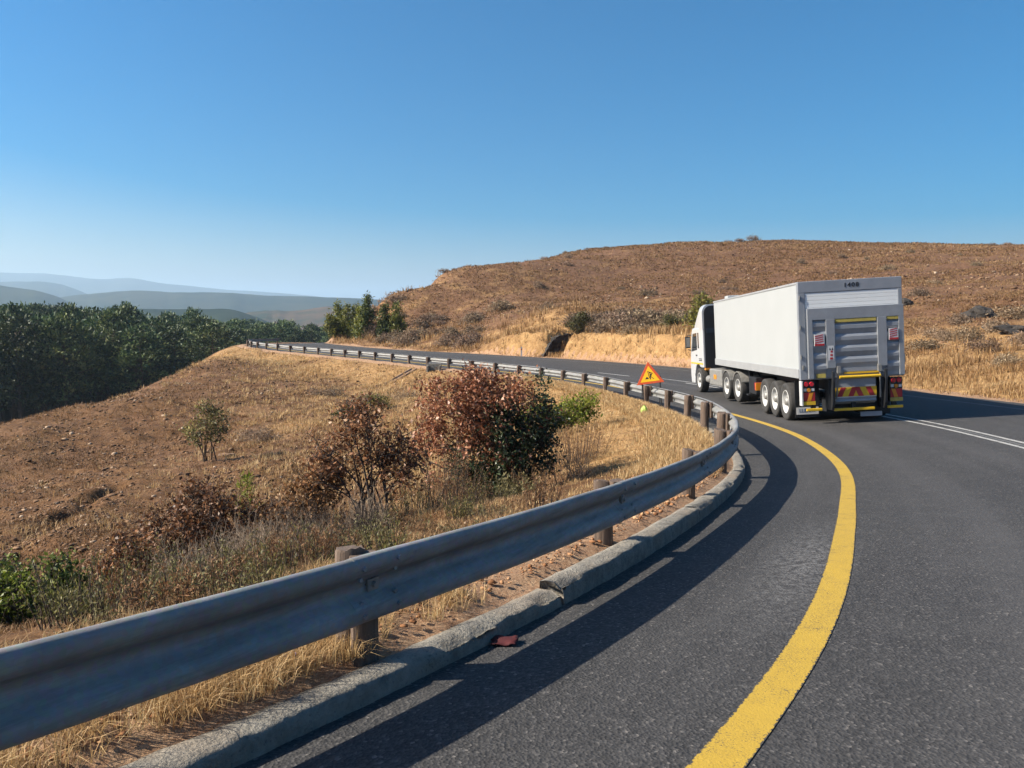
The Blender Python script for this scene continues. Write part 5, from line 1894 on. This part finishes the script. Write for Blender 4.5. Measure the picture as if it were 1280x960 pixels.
PL = 'dark green plantation pine in the dense wood beyond the brown slope'
PG = 'pines of the plantation beyond the slope'
protos = []
for k in range(5):
    (V, Q, tn), (TV, TQ) = pine_geo(200 + k, 18.0, 3.9 + 0.3 * k % 0.9, 230, 16, (0.60, 0.26))
    e = empty('pine_tree', (0, 0, 0))
    tag(e, PL, 'tree', PG)
    npmesh('trunk', TV, TQ, M['bark'], e)
    npmesh('crown', V, Q, M['pine'], e, tone=tn)
    protos.append([e, False])
lows = [pine_geo(300 + k, 18.0, 4.2, 120, 11, (0.85, 0.38)) for k in range(3)]
rf_ = random.Random(17)
cands = []
Y = 104.0
while Y < 360:
    stp = 5.5 if Y < 190 else 7.0
    x = -0.98 * Y
    while x < -0.15 * Y:
        xx = x + rf_.uniform(-2.2, 2.2)
        yy = Y + rf_.uniform(-2.2, 2.2)
        px = 640 + F_PX * xx / yy
        ok = (px < 292 and yy > 112 + 0.06 * max(px, 0)) or yy > 195
        if ok and px < 520:
            cands.append((math.hypot(xx, yy), xx, yy, px))
        x += stp
    Y += stp
cands.sort()
TOPX = [-400, 0, 40, 82, 144, 210, 282, 361, 420, 600]
TOPY = [384, 391, 386, 391, 397, 402, 403, 408, 414, 418]
sv_, sq_, stn = [], [], []
nv = 0
zs_, _, _, _ = terrain(np.array([c[1] for c in cands]), np.array([c[2] for c in cands]))
for i, (r, xx, yy, px) in enumerate(cands):
    zt = CAM[2] + (395 - np.interp(px, TOPX, TOPY)) / F_PX * yy + rf_.gauss(-1.4, 1.5)
    if rf_.random() < 0.05:
        zt += 1.5
    h = max(9.0, zt - zs_[i])
    k = h / 18.0
    wsc = rf_.uniform(0.72, 1.2) * (0.6 + 0.4 * k)
    rz_ = rf_.uniform(0, 6.28)
    if i < 290:
        pr = protos[i % 5]
        sc = (wsc, wsc, k)
        if not pr[1]:
            pr[0].location = (xx, yy, zs_[i])
            pr[0].scale = sc
            pr[0].rotation_euler = (0, 0, rz_)
            pr[1] = True
        else:
            copy_tree(pr[0], (xx, yy, zs_[i]), sc, rz_)
    else:
        (V, Q, tn), _ = lows[i % 3]
        c_, s_ = math.cos(rz_), math.sin(rz_)
        W_ = np.column_stack([(V[:, 0] * c_ - V[:, 1] * s_) * wsc + xx, (V[:, 0] * s_ + V[:, 1] * c_) * wsc + yy, V[:, 2] * k + zs_[i]])
        sv_.append(W_)
        sq_.append(Q + nv)
        stn.append(np.clip(tn + rf_.uniform(-0.12, 0.12), 0, 1))
        nv += len(V)
wood = npmesh('woods', np.vstack(sv_), np.vstack(sq_), M['pine'], tone=np.concatenate(stn))
tag(wood, 'dark pine wood running on behind the nearer pines', 'woods', kind='stuff')

# ------------------------------------------------------------------ grass


def blades(pos, nb, h, w, rng, spread, lean=0.5, tone=None):
    n = len(pos)
    h = np.broadcast_to(h, (n,))
    w = np.broadcast_to(w, (n,))
    spread = np.broadcast_to(spread, (n,))
    m = n * nb
    base = np.repeat(pos, nb, 0)
    hh = np.repeat(h, nb) * rng.uniform(0.45, 1.15, m)
    ww = np.repeat(w, nb) * rng.uniform(0.7, 1.2, m)
    sp = np.repeat(spread, nb)
    a = rng.uniform(0, 2 * PI, m)
    base = base + np.stack([np.cos(a), np.sin(a), np.zeros(m)], 1) * (sp * np.sqrt(rng.uniform(0, 1, m)))[:, None]
    ln = np.abs(rng.normal(size=m)) * lean
    la = a + rng.normal(size=m) * 0.7
    d = np.stack([np.cos(la), np.sin(la), np.zeros(m)], 1)
    side = np.stack([-np.sin(la + rng.normal(size=m)), np.cos(la + rng.normal(size=m)), np.zeros(m)], 1)
    up = np.array([[0, 0, 1.0]])
    mid = base + d * (ln * hh * 0.30)[:, None] + up * (hh * 0.58)[:, None]
    tip = base + d * (ln * hh * 0.95)[:, None] + up * (hh * (1 - 0.22 * np.minimum(ln, 1.6)))[:, None]
    hw = (ww * 0.5)[:, None]
    V = np.stack([base - side * hw, base + side * hw, mid - side * hw * 0.8, mid + side * hw * 0.8, tip], 1).reshape(-1, 3)
    b = (np.arange(m) * 5)[:, None]
    Tq = np.concatenate([b + np.array([[0, 1, 3]]), b + np.array([[0, 3, 2]]), b + np.array([[2, 3, 4]])], 1).reshape(-1, 3)
    if tone is None:
        tn = rng.normal(size=n) * 0.12 + 0.5
    else:
        tn = tone
    tb = np.clip(np.repeat(tn, nb) + rng.normal(size=m) * 0.16, 0, 0.93)
    return V, Tq, np.repeat(tb, 3)


class Acc:
    def __init__(self):
        self.V, self.F, self.T, self.n = [], [], [], 0

    def add(self, V, F, T_):
        self.V.append(V)
        self.F.append(F + self.n)
        self.T.append(T_)
        self.n += len(V)

    def build(self, name, mat, label):
        o = npmesh(name, np.vstack(self.V), np.vstack(self.F), mat, tone=np.concatenate(self.T))
        tag(o, label, 'grass', kind='stuff')
        return o


rng = np.random.default_rng(77)
G = Acc()
# verge beside the kerb
n = 3600
s_ = S0 + rng.uniform(-3.2, 1.0, n)
o_ = -rng.uniform(0.10, 1.5, n)
k = rng.uniform(size=n) < np.where(s_ < S0 + 0.15, 1.0, 0.4)
k &= (rng.uniform(size=n) < 0.35 + 0.65 * sstep(-0.25, 0.15, fbm(s_, o_, 0.55, 2, 88)))
s_, o_ = s_[k], o_[k]
p = at(s_, o_)
p[:, 2] = np.interp(s_, S, Z0) + 0.125 - 0.1 * sstep(0.6, 1.4, -o_)
V, F_, t_ = blades(p, 22, 0.13, 0.0032, rng, 0.05, 0.9)
G.add(V, F_, t_)
n = 6000
s_ = S0 + 0.6 + 40 * rng.uniform(0, 1, n) ** 1.3
o_ = -rng.uniform(0.22, 1.5, n)
k = rng.uniform(size=n) < np.where(s_ > S0 + 7.5, 0.85, (sstep(0.3, 1.2, -o_) * 0.8 + 0.06) * 0.4)
s_, o_ = s_[k], o_[k]
p = at(s_, o_)
p[:, 2] = np.interp(s_, S, Z0) + 0.10 - 0.1 * sstep(0.6, 1.4, -o_) + 0.15 * sstep(0.12, 0.6, -o_) * sstep(S0 + 7, S0 + 13, s_)
V, F_, t_ = blades(p, 12, np.where(s_ > S0 + 7.5, 0.17, 0.12), 0.004 + 0.0004 * (s_ - S0), rng, 0.08, 0.7)
G.add(V, F_, t_)


def scatter(n, th0, th1, r0, r1, keep):
    th = rng.uniform(th0, th1, n)
    r = np.exp(rng.uniform(math.log(r0), math.log(r1), n))
    x, y = r * np.sin(th), r * np.cos(th)
    z, s, o, w = terrain(x, y, True)
    stw, red = regions(x, y)
    off = np.where(o > 3, o - w, -o)
    ok = (off > np.where(o > 3, 0.55, 1.0)) & (rng.uniform(size=n) < keep(x, y, stw, red, off, o, r))
    return x[ok], y[ok], z[ok], stw[ok], red[ok], off[ok], o[ok], r[ok]


clump = lambda x, y, sc=2.5: sstep(-0.35, 0.25, fbm(x, y, sc, 3, 66))
# straw on the left, between the near rail and the far one
x, y, z, stw, red, off, o, r = scatter(80000, -0.62, 0.36, 3.2, 85, lambda x, y, stw, red, off, o, r: np.where(o < 0, np.clip(stw * 1.25 - 0.15, 0, 1) * (0.5 + 0.5 * clump(x, y)), 0))
hgt = 0.14 + 0.26 * stw * clump(x, y, 2.0) + 0.002 * r
hgt = hgt * (0.35 + 0.65 * sstep(1.3, 4.5, off))
V, F_, t_ = blades(np.column_stack([x, y, z - 0.02]), 12, hgt, 0.0035 + 0.00045 * r, rng, 0.06 + 0.003 * r, 0.75, tone=np.clip(0.42 + 0.25 * fbm(x, y, 3.0, 3, 12) + 0.1 * stw, 0.05, 0.9))
G.add(V, F_, t_)
# straw along the right side of the road and up the bank
x, y, z, stw, red, off, o, r = scatter(52000, -0.36, 0.66, 18, 130, lambda x, y, stw, red, off, o, r: np.where(o > 0, np.clip(1.25 - off / 9.0, 0.0, 1) * np.clip(stw * 1.3, 0, 1) * (0.4 + 0.6 * clump(x, y)), 0))
hgt = 0.22 + 0.30 * clump(x, y, 4.0) * sstep(0.6, 2.5, off) + 0.0025 * r
V, F_, t_ = blades(np.column_stack([x, y, z - 0.03]), 8, hgt, 0.008 + 0.0006 * r, rng, 0.08 + 0.004 * r, 0.45, tone=np.clip(0.27 + 0.27 * fbm(x, y, 4.0, 3, 14) - 0.015 * np.minimum(off, 12) + rng.normal(size=len(r)) * 0.08, 0.0, 0.9))
G.add(V, F_, t_)
G.build('dry_grass', M['straw'], 'dry straw-coloured grass on the verges and slopes')
# low rusty growth on the hill and the bare slope
H = Acc()
x, y, z, stw, red, off, o, r = scatter(120000, -0.40, 0.66, 34, 230, lambda x, y, stw, red, off, o, r: np.where(o > 0, sstep(2, 10, off) * (0.15 + 0.85 * clump(x, y, 6.0)), 0))
V, F_, t_ = blades(np.column_stack([x, y, z - 0.05]), 6, 0.10 + 0.0013 * r, 0.010 + 0.0007 * r, rng, 0.10 + 0.003 * r, 0.7, tone=np.clip(0.5 + rng.normal(size=len(r)) * 0.18 + 0.30 * fbm(x, y, 9.0, 3, 19), 0.02, 0.92))
H.add(V, F_, t_)
x, y, z, stw, red, off, o, r = scatter(60000, -0.66, 0.05, 5.5, 85, lambda x, y, stw, red, off, o, r: np.where(o < 0, (0.10 + 0.6 * clump(x, y, 3.0)) * np.clip(1.05 - stw, 0.1, 1), 0))
V, F_, t_ = blades(np.column_stack([x, y, z - 0.02]), 6, 0.06 + 0.0022 * r, 0.004 + 0.0005 * r, rng, 0.05 + 0.003 * r, 0.8, tone=np.clip(0.45 + rng.normal(size=len(r)) * 0.2 + 0.30 * fbm(x, y, 5.0, 3, 23), 0.02, 0.92))
H.add(V, F_, t_)
H.build('low_grass', M['rust_grass'], 'low rust-brown grass on the hill and the bare slope')

# ------------------------------------------------------------------ stones
ICO = None


def ico():
    bm = bmesh.new()
    bmesh.ops.create_icosphere(bm, subdivisions=1, radius=1)
    V = np.array([v.co[:] for v in bm.verts])
    F_ = np.array([[v.index for v in f.verts] for f in bm.faces])
    bm.free()
    return V, F_


IV, IF = ico()


def stones(x, y, z, size, rng):
    n = len(x)
    k = rng.uniform(0.45, 1.45, (n, len(IV), 1))
    sc = np.stack([rng.uniform(0.7, 1.4, n), rng.uniform(0.7, 1.4, n), rng.uniform(0.35, 0.8, n)], 1)[:, None]
    a = rng.uniform(0, 2 * PI, n)[:, None]
    P_ = IV[None] * k * sc * size[:, None, None]
    X = P_[..., 0] * np.cos(a) - P_[..., 1] * np.sin(a)
    Y_ = P_[..., 0] * np.sin(a) + P_[..., 1] * np.cos(a)
    V = np.stack([X + x[:, None], Y_ + y[:, None], P_[..., 2] + z[:, None] + 0.1 * size[:, None]], -1).reshape(-1, 3)
    F_ = (IF[None] + (np.arange(n) * len(IV))[:, None, None]).reshape(-1, 3)
    return V, F_, np.repeat(rng.uniform(size=n), len(IF))


M['scree'] = leafy('slope_stone', [(0.0, (0.07, 0.038, 0.022)), (0.5, (0.19, 0.105, 0.055)), (0.88, (0.30, 0.18, 0.10)), (1.0, (0.50, 0.38, 0.27))], 0.95, 0, 0)
R_ = Acc()
x, y, z, stw, red, off, o, r = scatter(110000, -0.66, 0.05, 6, 85, lambda x, y, stw, red, off, o, r: np.where(o < 0, np.clip(1.0 - stw * 1.3, 0.04, 1) * (0.12 + 0.6 * sstep(-0.1, 0.5, fbm(x, y, 3.5, 3, 51))), 0))
R_.add(*stones(x, y, z, np.minimum((0.006 + 0.0010 * r) * rng.lognormal(0, 0.45, len(r)), 0.10), rng))
x, y, z, stw, red, off, o, r = scatter(60000, -0.36, 0.66, 36, 210, lambda x, y, stw, red, off, o, r: np.where(o > 0, sstep(4, 12, off) * (0.08 + 0.7 * sstep(-0.05, 0.5, fbm(x, y, 8.0, 3, 53))), 0))
R_.add(*stones(x, y, z, np.minimum((0.02 + 0.0008 * r) * rng.lognormal(0, 0.4, len(r)), 0.22), rng))
n = 9000
s_ = S0 - 3.2 + 20 * rng.uniform(0, 1, n) ** 1.5
o_ = -rng.uniform(0.17, 1.3, n)
p = at(s_, o_)
zt_ = np.interp(s_, S, Z0) + 0.135 - 0.06 * sstep(0.5, 1.3, -o_)
V, F_, t_ = stones(p[:, 0], p[:, 1], zt_ - 0.004, np.minimum(rng.lognormal(-4.85, 0.6, n), 0.026), rng)
M['rubble'] = leafy('verge_rubble', [(0.0, (0.16, 0.065, 0.026)), (0.5, (0.38, 0.18, 0.08)), (0.9, (0.52, 0.31, 0.165)), (1.0, (0.62, 0.48, 0.34))], 0.95, 0, 0)
rb_ = npmesh('rubble', V, F_, M['rubble'], tone=t_)
tag(rb_, 'orange rubble and clods strewn along the verge behind the kerb', 'rubble', kind='stuff')
ob = npmesh('stones', np.vstack(R_.V), np.vstack(R_.F), M['scree'], tone=np.concatenate(R_.T))
tag(ob, 'loose stones scattered over the slopes', 'stones', kind='stuff')


def rock(label, px, py, Y, rx, ry, rz, seed, mat='rock', dz=0.3, name='rock', cat='rock'):
    x, y = gp(px, py, Y)
    return blob_mesh(name, (x, y, gz_at(x, y) + rz * dz), rx, ry, rz, M[mat], seed, 0.8, label, cat)


sk = S0 - 1.75
pk = at(sk, -0.22)
blob_mesh('rock', (pk[0], pk[1], pk[2] + 0.16), 0.05, 0.04, 0.035, M['rock'], 3, 0.8, 'brown stone lying on the kerb in the lower left corner', 'rock')
pk = at(S0 - 0.12, -0.56)
blob_mesh('rock', (pk[0], pk[1], pk[2] + 0.13), 0.055, 0.05, 0.035, M['rock'], 6, 0.8, 'orange-brown stone beside the near wooden post', 'rock')
rock('flat pale stone under the lone bush on the brown slope', 282, 567, 25.5, 0.28, 0.12, 0.07, 7)
rock('dark angular rock ledge low on the right hillside', 1224, 395, 50, 0.9, 0.6, 0.55, 8, 'dark_rock_and_shade')
rock('dark broken rock ledge at the right edge of the hillside', 1266, 425, 40, 0.9, 0.5, 0.35, 9, 'dark_rock_and_shade')
rock('small dark rock on the hillside next to the trailer top edge', 1132, 383, 62, 0.6, 0.5, 0.4, 10, 'dark_rock_and_shade')
rock('dark rock ledge between the other two on the right hillside', 1245, 412, 43, 0.7, 0.4, 0.3, 11, 'dark_rock_and_shade')
# shaded recess in the cutting: a jagged dark slab stands in for the shade
w_r = float(np.interp(S_REC, S, WID))
pr_ = at(S_REC + 1.15, w_r + 1.0)
xo, yo = pr_[0], pr_[1]
zo = float(pr_[2]) - 0.05
oc = empty('shaded_recess', (xo, yo, zo), math.atan2(np.interp(S_REC, S, NR[:, 1]), np.interp(S_REC, S, NR[:, 0])))
tag(oc, 'shaded recess in the road cutting, its shade modelled as a dark slab', 'rock')
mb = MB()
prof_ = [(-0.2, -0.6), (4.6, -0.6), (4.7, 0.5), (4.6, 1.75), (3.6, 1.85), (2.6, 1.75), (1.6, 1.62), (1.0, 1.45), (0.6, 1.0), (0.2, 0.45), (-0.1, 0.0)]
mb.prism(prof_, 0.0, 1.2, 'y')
o = mb.build('shade_slab', M['dark_rock_and_shade'], oc)
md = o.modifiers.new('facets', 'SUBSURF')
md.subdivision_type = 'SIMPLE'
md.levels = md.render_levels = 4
tx_ = bpy.data.textures.new('slab_relief', 'CLOUDS')
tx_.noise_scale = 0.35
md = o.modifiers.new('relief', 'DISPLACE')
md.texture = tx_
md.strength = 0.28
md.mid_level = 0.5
for i, (dx, dz, r) in enumerate(((1.35, 1.75, 0.28), (1.7, 2.0, 0.25), (2.1, 2.25, 0.22))):
    q_ = at(S_REC - 0.2 - 0.9 * dx, w_r + 4.2 + 1.2 * dx)
    x_, y_ = q_[0], q_[1]
    blob_mesh('rock', (x_, y_, gz_at(x_, y_) + 0.05), r * 1.6, r * 1.4, r * 0.9, M['dark_rock_and_shade'], 30 + i, 0.8,
              ('dark stone on the bank next to the shaded recess', 'middle dark stone of the line climbing right from the shaded recess', 'uppermost dark stone of the line climbing right from the shaded recess')[i], 'rock')

# concrete drain chute below the far rail
c0 = np.array(gp(472, 477, 47))
c1 = np.array(gp(517, 455.5, 50.0))
nseg = 16
vs = []
dirv = (c1 - c0) / np.linalg.norm(c1 - c0)
nv2 = np.array([-dirv[1], dirv[0]])
PRF = [(-0.24, -0.25), (-0.24, 0.03), (-0.18, 0.03), (-0.12, -0.05), (0.12, -0.05), (0.18, 0.03), (0.24, 0.03), (0.24, -0.25)]
for i in range(nseg + 1):
    q = c0 + (c1 - c0) * i / nseg
    zq = gz_at(*q) + 0.06
    for a, b in PRF:
        vs.append((q[0] + nv2[0] * a, q[1] + nv2[1] * a, zq + b))
m_ = len(PRF)
fs = [(i * m_ + j, i * m_ + (j + 1) % m_, (i + 1) * m_ + (j + 1) % m_, (i + 1) * m_ + j) for i in range(nseg) for j in range(m_)]
fs += [tuple(range(m_)), tuple(range(nseg * m_ + m_ - 1, nseg * m_ - 1, -1))]
ch = MB().add(vs, fs).build('drain_chute', M['rock'])
tag(ch, 'narrow concrete drain chute running down the slope below the far rail', 'drain')
q = gp(543, 464, 48.5)
hw = MB().box(-0.45, 0.45, -0.08, 0.08, -0.4, 0.42)
hw.box(-0.45, -0.33, -0.6, -0.08, -0.4, 0.32)
hw.box(0.33, 0.45, -0.6, -0.08, -0.4, 0.32)
hwo = hw.build('headwall', M['concrete'], bevel=0.02)
hwo.location = (q[0], q[1], gz_at(*q))
tag(hwo, 'small concrete headwall in the slope right of the drain chute', 'headwall')

# litter
pk = at(S0 + 0.74, 0.185)
rngl = np.random.default_rng(9)
gsz = 9
uu = np.linspace(-1, 1, gsz)
X_, Y_ = np.meshgrid(uu, uu)
Zc = 0.035 * (1 + fbm(X_.ravel(), Y_.ravel(), 0.5, 3, 61)) + 0.02 * np.abs(fbm(X_.ravel(), Y_.ravel(), 0.22, 2, 62))
Vc = np.column_stack([X_.ravel() * 0.07 * (1 + 0.3 * fbm(X_.ravel(), Y_.ravel(), 0.8, 2, 63)), Y_.ravel() * 0.05, Zc * 0.4])
idx = np.arange(gsz * gsz).reshape(gsz, gsz)
Qc = np.stack([idx[:-1, :-1], idx[:-1, 1:], idx[1:, 1:], idx[1:, :-1]], -1).reshape(-1, 4)
rag = npmesh('rag', Vc, Qc, M['red_cloth'], smooth=True)
rag.location = (pk[0], pk[1], pk[2] + 0.008)
sol = rag.modifiers.new('thickness', 'SOLIDIFY')
sol.thickness = 0.004
tag(rag, 'crumpled dark red rag lying in the shade against the kerb', 'rag')
segs = []
q = at(S0 - 0.33, -0.30) + np.array([0, 0, 0.155])
for k in range(14):
    q2 = q + np.array([rngl.normal() * 0.018 + 0.008, rngl.normal() * 0.018, rngl.normal() * 0.004])
    segs.append((q, q2, 0.003, 0.003))
    q = q2
V, Q = tubes(segs)
string = npmesh('string', V, Q, M['blue_plastic'])
tag(string, 'scrap of blue plastic string behind the kerb near the closest post', 'string')

# ------------------------------------------------------------------ far ridges
RID = [
    ('hills', 1350, [(-420, 392), (-200, 390), (0, 392), (60, 390), (92, 387), (164, 385.5), (262, 385.5), (285, 384.5), (305, 390), (325, 398), (345, 404)], (0.020, 0.036, 0.020), (0.040, 0.055, 0.028), 0.012, 0.35, 2),
    ('hills', 1750, [(270, 404), (300, 392), (330, 387.5), (352, 387), (356, 389), (380, 387), (405, 383), (440, 381), (500, 388), (600, 400), (800, 400)], (0.045, 0.065, 0.035), (0.17, 0.105, 0.065), 0.006, 0.3, 3),
    ('hills', 2500, [(-420, 340), (-150, 345), (-40, 349), (0, 356), (40, 362), (70, 370), (100, 384), (130, 394)], (0.030, 0.045, 0.025), (0.055, 0.065, 0.035), 0.006, 0.3, 4),
    ('hills', 3100, [(-420, 380), (0, 384), (60, 375), (79, 369.5), (130, 365), (180, 362.5), (236, 366), (270, 364.5), (295, 366), (328, 369.5), (370, 370), (420, 371), (500, 376), (620, 384), (800, 392)], (0.030, 0.045, 0.028), (0.06, 0.065, 0.04), 0.005, 0.3, 5),
    ('mountains', 5000, [(-420, 345), (-100, 347), (0, 352), (49, 351), (75, 354), (95, 361), (120, 372), (160, 385)], (0.03, 0.045, 0.03), (0.05, 0.06, 0.04), 0.004, 0.25, 6),
    ('mountains', 7400, [(-420, 338), (-150, 338), (0, 340), (66, 342), (95, 346), (121, 349.5), (145, 348.5), (157, 347), (177, 348), (190, 353), (246, 358), (295, 363), (361, 366), (390, 370), (480, 378), (700, 390)], (0.03, 0.045, 0.03), (0.05, 0.06, 0.04), 0.003, 0.2, 7),
]
for nm, D, prof, c1_, c2_, nsc, wdt, sd_ in RID:
    nc, nk_ = 260, 22
    pxs = np.linspace(prof[0][0], prof[-1][0], nc)
    pys = np.interp(pxs, [p[0] for p in prof], [p[1] for p in prof])
    pys = gsmooth(pys, 3) + 0.9 * fbm(pxs, pxs * 0 + sd_, 40, 4, sd_)
    dirs = np.array([ray_pt(a, b, 1.0) - CAM for a, b in zip(pxs, pys)])
    Dn = D * (1 + 0.04 * fbm(pxs, pxs * 0, 160, 3, sd_ + 50))
    tt = np.linspace(-1, 1, nk_)
    V = []
    for j, t in enumerate(tt):
        dist = Dn * (1 + wdt * t * (0.6 if t > 0 else 1.0))
        cr = math.cos(t * PI / 2) ** 1.3 if abs(t) < 1 else 0.0
        xw = dirs[:, 0] * Dn * (1 + wdt * t * (0.6 if t > 0 else 1.0))
        top = CAM[2] + dirs[:, 2] * Dn
        spur = 1 - 0.35 * abs(t) * (0.5 + 0.5 * fbm(pxs, pxs * 0 + t * 0.4, 26, 3, sd_ + 80))
        zf = -95.0
        V.append(np.column_stack([xw, dist, zf + (top - zf) * cr * spur]))
    V = np.stack(V, 1)
    idx = np.arange(nc * nk_).reshape(nc, nk_)
    Q = np.stack([idx[:-1, :-1], idx[1:, :-1], idx[1:, 1:], idx[:-1, 1:]], -1).reshape(-1, 4)
    hm = mk_hills(nm + '_cover', tuple(0.7 * v for v in c1_), tuple(0.8 * v for v in c2_), nsc)
    o = npmesh(nm, V.reshape(-1, 3), Q, hm, smooth=True)
    tag(o, kind='structure')

# ------------------------------------------------------------------ air
HZ = MB().box(-13500, 13500, -13500, 13500, -125, 462)
haze = HZ.build('haze', NT('haze_air').m)
hm = haze.data.materials[0]
hm.node_tree.nodes.remove(hm.node_tree.nodes['Principled BSDF'])
pv = hm.node_tree.nodes.new('ShaderNodeVolumePrincipled')
pv.inputs['Color'].default_value = (0.56, 0.77, 0.98, 1)
pv.inputs['Density'].default_value = 0.00014
pv.inputs['Anisotropy'].default_value = 0.2
hm.node_tree.links.new(pv.outputs[0], hm.node_tree.nodes['Material Output'].inputs['Volume'])
tag(haze, kind='stuff')

# ------------------------------------------------------------------ light
SUN_EL = math.radians(36)
to_sun = Vector((-1.0 * math.cos(SUN_EL), -0.10 * math.cos(SUN_EL), math.sin(SUN_EL))).normalized()
sl = bpy.data.lights.new('sun', 'SUN')
sl.energy = 5.0
sl.angle = math.radians(0.53)
sl.color = (1.0, 0.92, 0.78)
so = bpy.data.objects.new('sun', sl)
COL.objects.link(so)
so.rotation_euler = to_sun.to_track_quat('Z', 'Y').to_euler()
w = bpy.data.worlds.new('World')
SC.world = w
w.use_nodes = True
nt_ = w.node_tree
sky = nt_.nodes.new('ShaderNodeTexSky')
sky.sky_type = 'NISHITA'
sky.sun_disc = False
sky.sun_elevation = SUN_EL
sky.sun_rotation = math.atan2(to_sun.x, to_sun.y)
sky.altitude = 700
sky.air_density = 1.0
sky.dust_density = 5.0
sky.ozone_density = 3.5
bg = nt_.nodes['Background']
bg.inputs['Strength'].default_value = 0.071
hs_ = nt_.nodes.new('ShaderNodeHueSaturation')
hs_.inputs['Saturation'].default_value = 2.1
hs_.inputs['Hue'].default_value = 0.494
nt_.links.new(sky.outputs[0], hs_.inputs['Color'])
nt_.links.new(hs_.outputs['Color'], bg.inputs['Color'])

vs_ = SC.view_settings
vs_.view_transform = 'Standard'
vs_.look = 'None'
vs_.exposure = 1.1
vs_.gamma = 1.0
SC.cycles.use_denoising = True
try:
    SC.cycles.denoiser = 'OPENIMAGEDENOISE'
except Exception:
    pass
SC.cycles.max_bounces = 4
SC.cycles.diffuse_bounces = 2
SC.cycles.transmission_bounces = 3
SC.cycles.transparent_max_bounces = 6
SC.cycles.volume_bounces = 1
SC.cycles.use_adaptive_sampling = True
SC.cycles.adaptive_threshold = 0.02
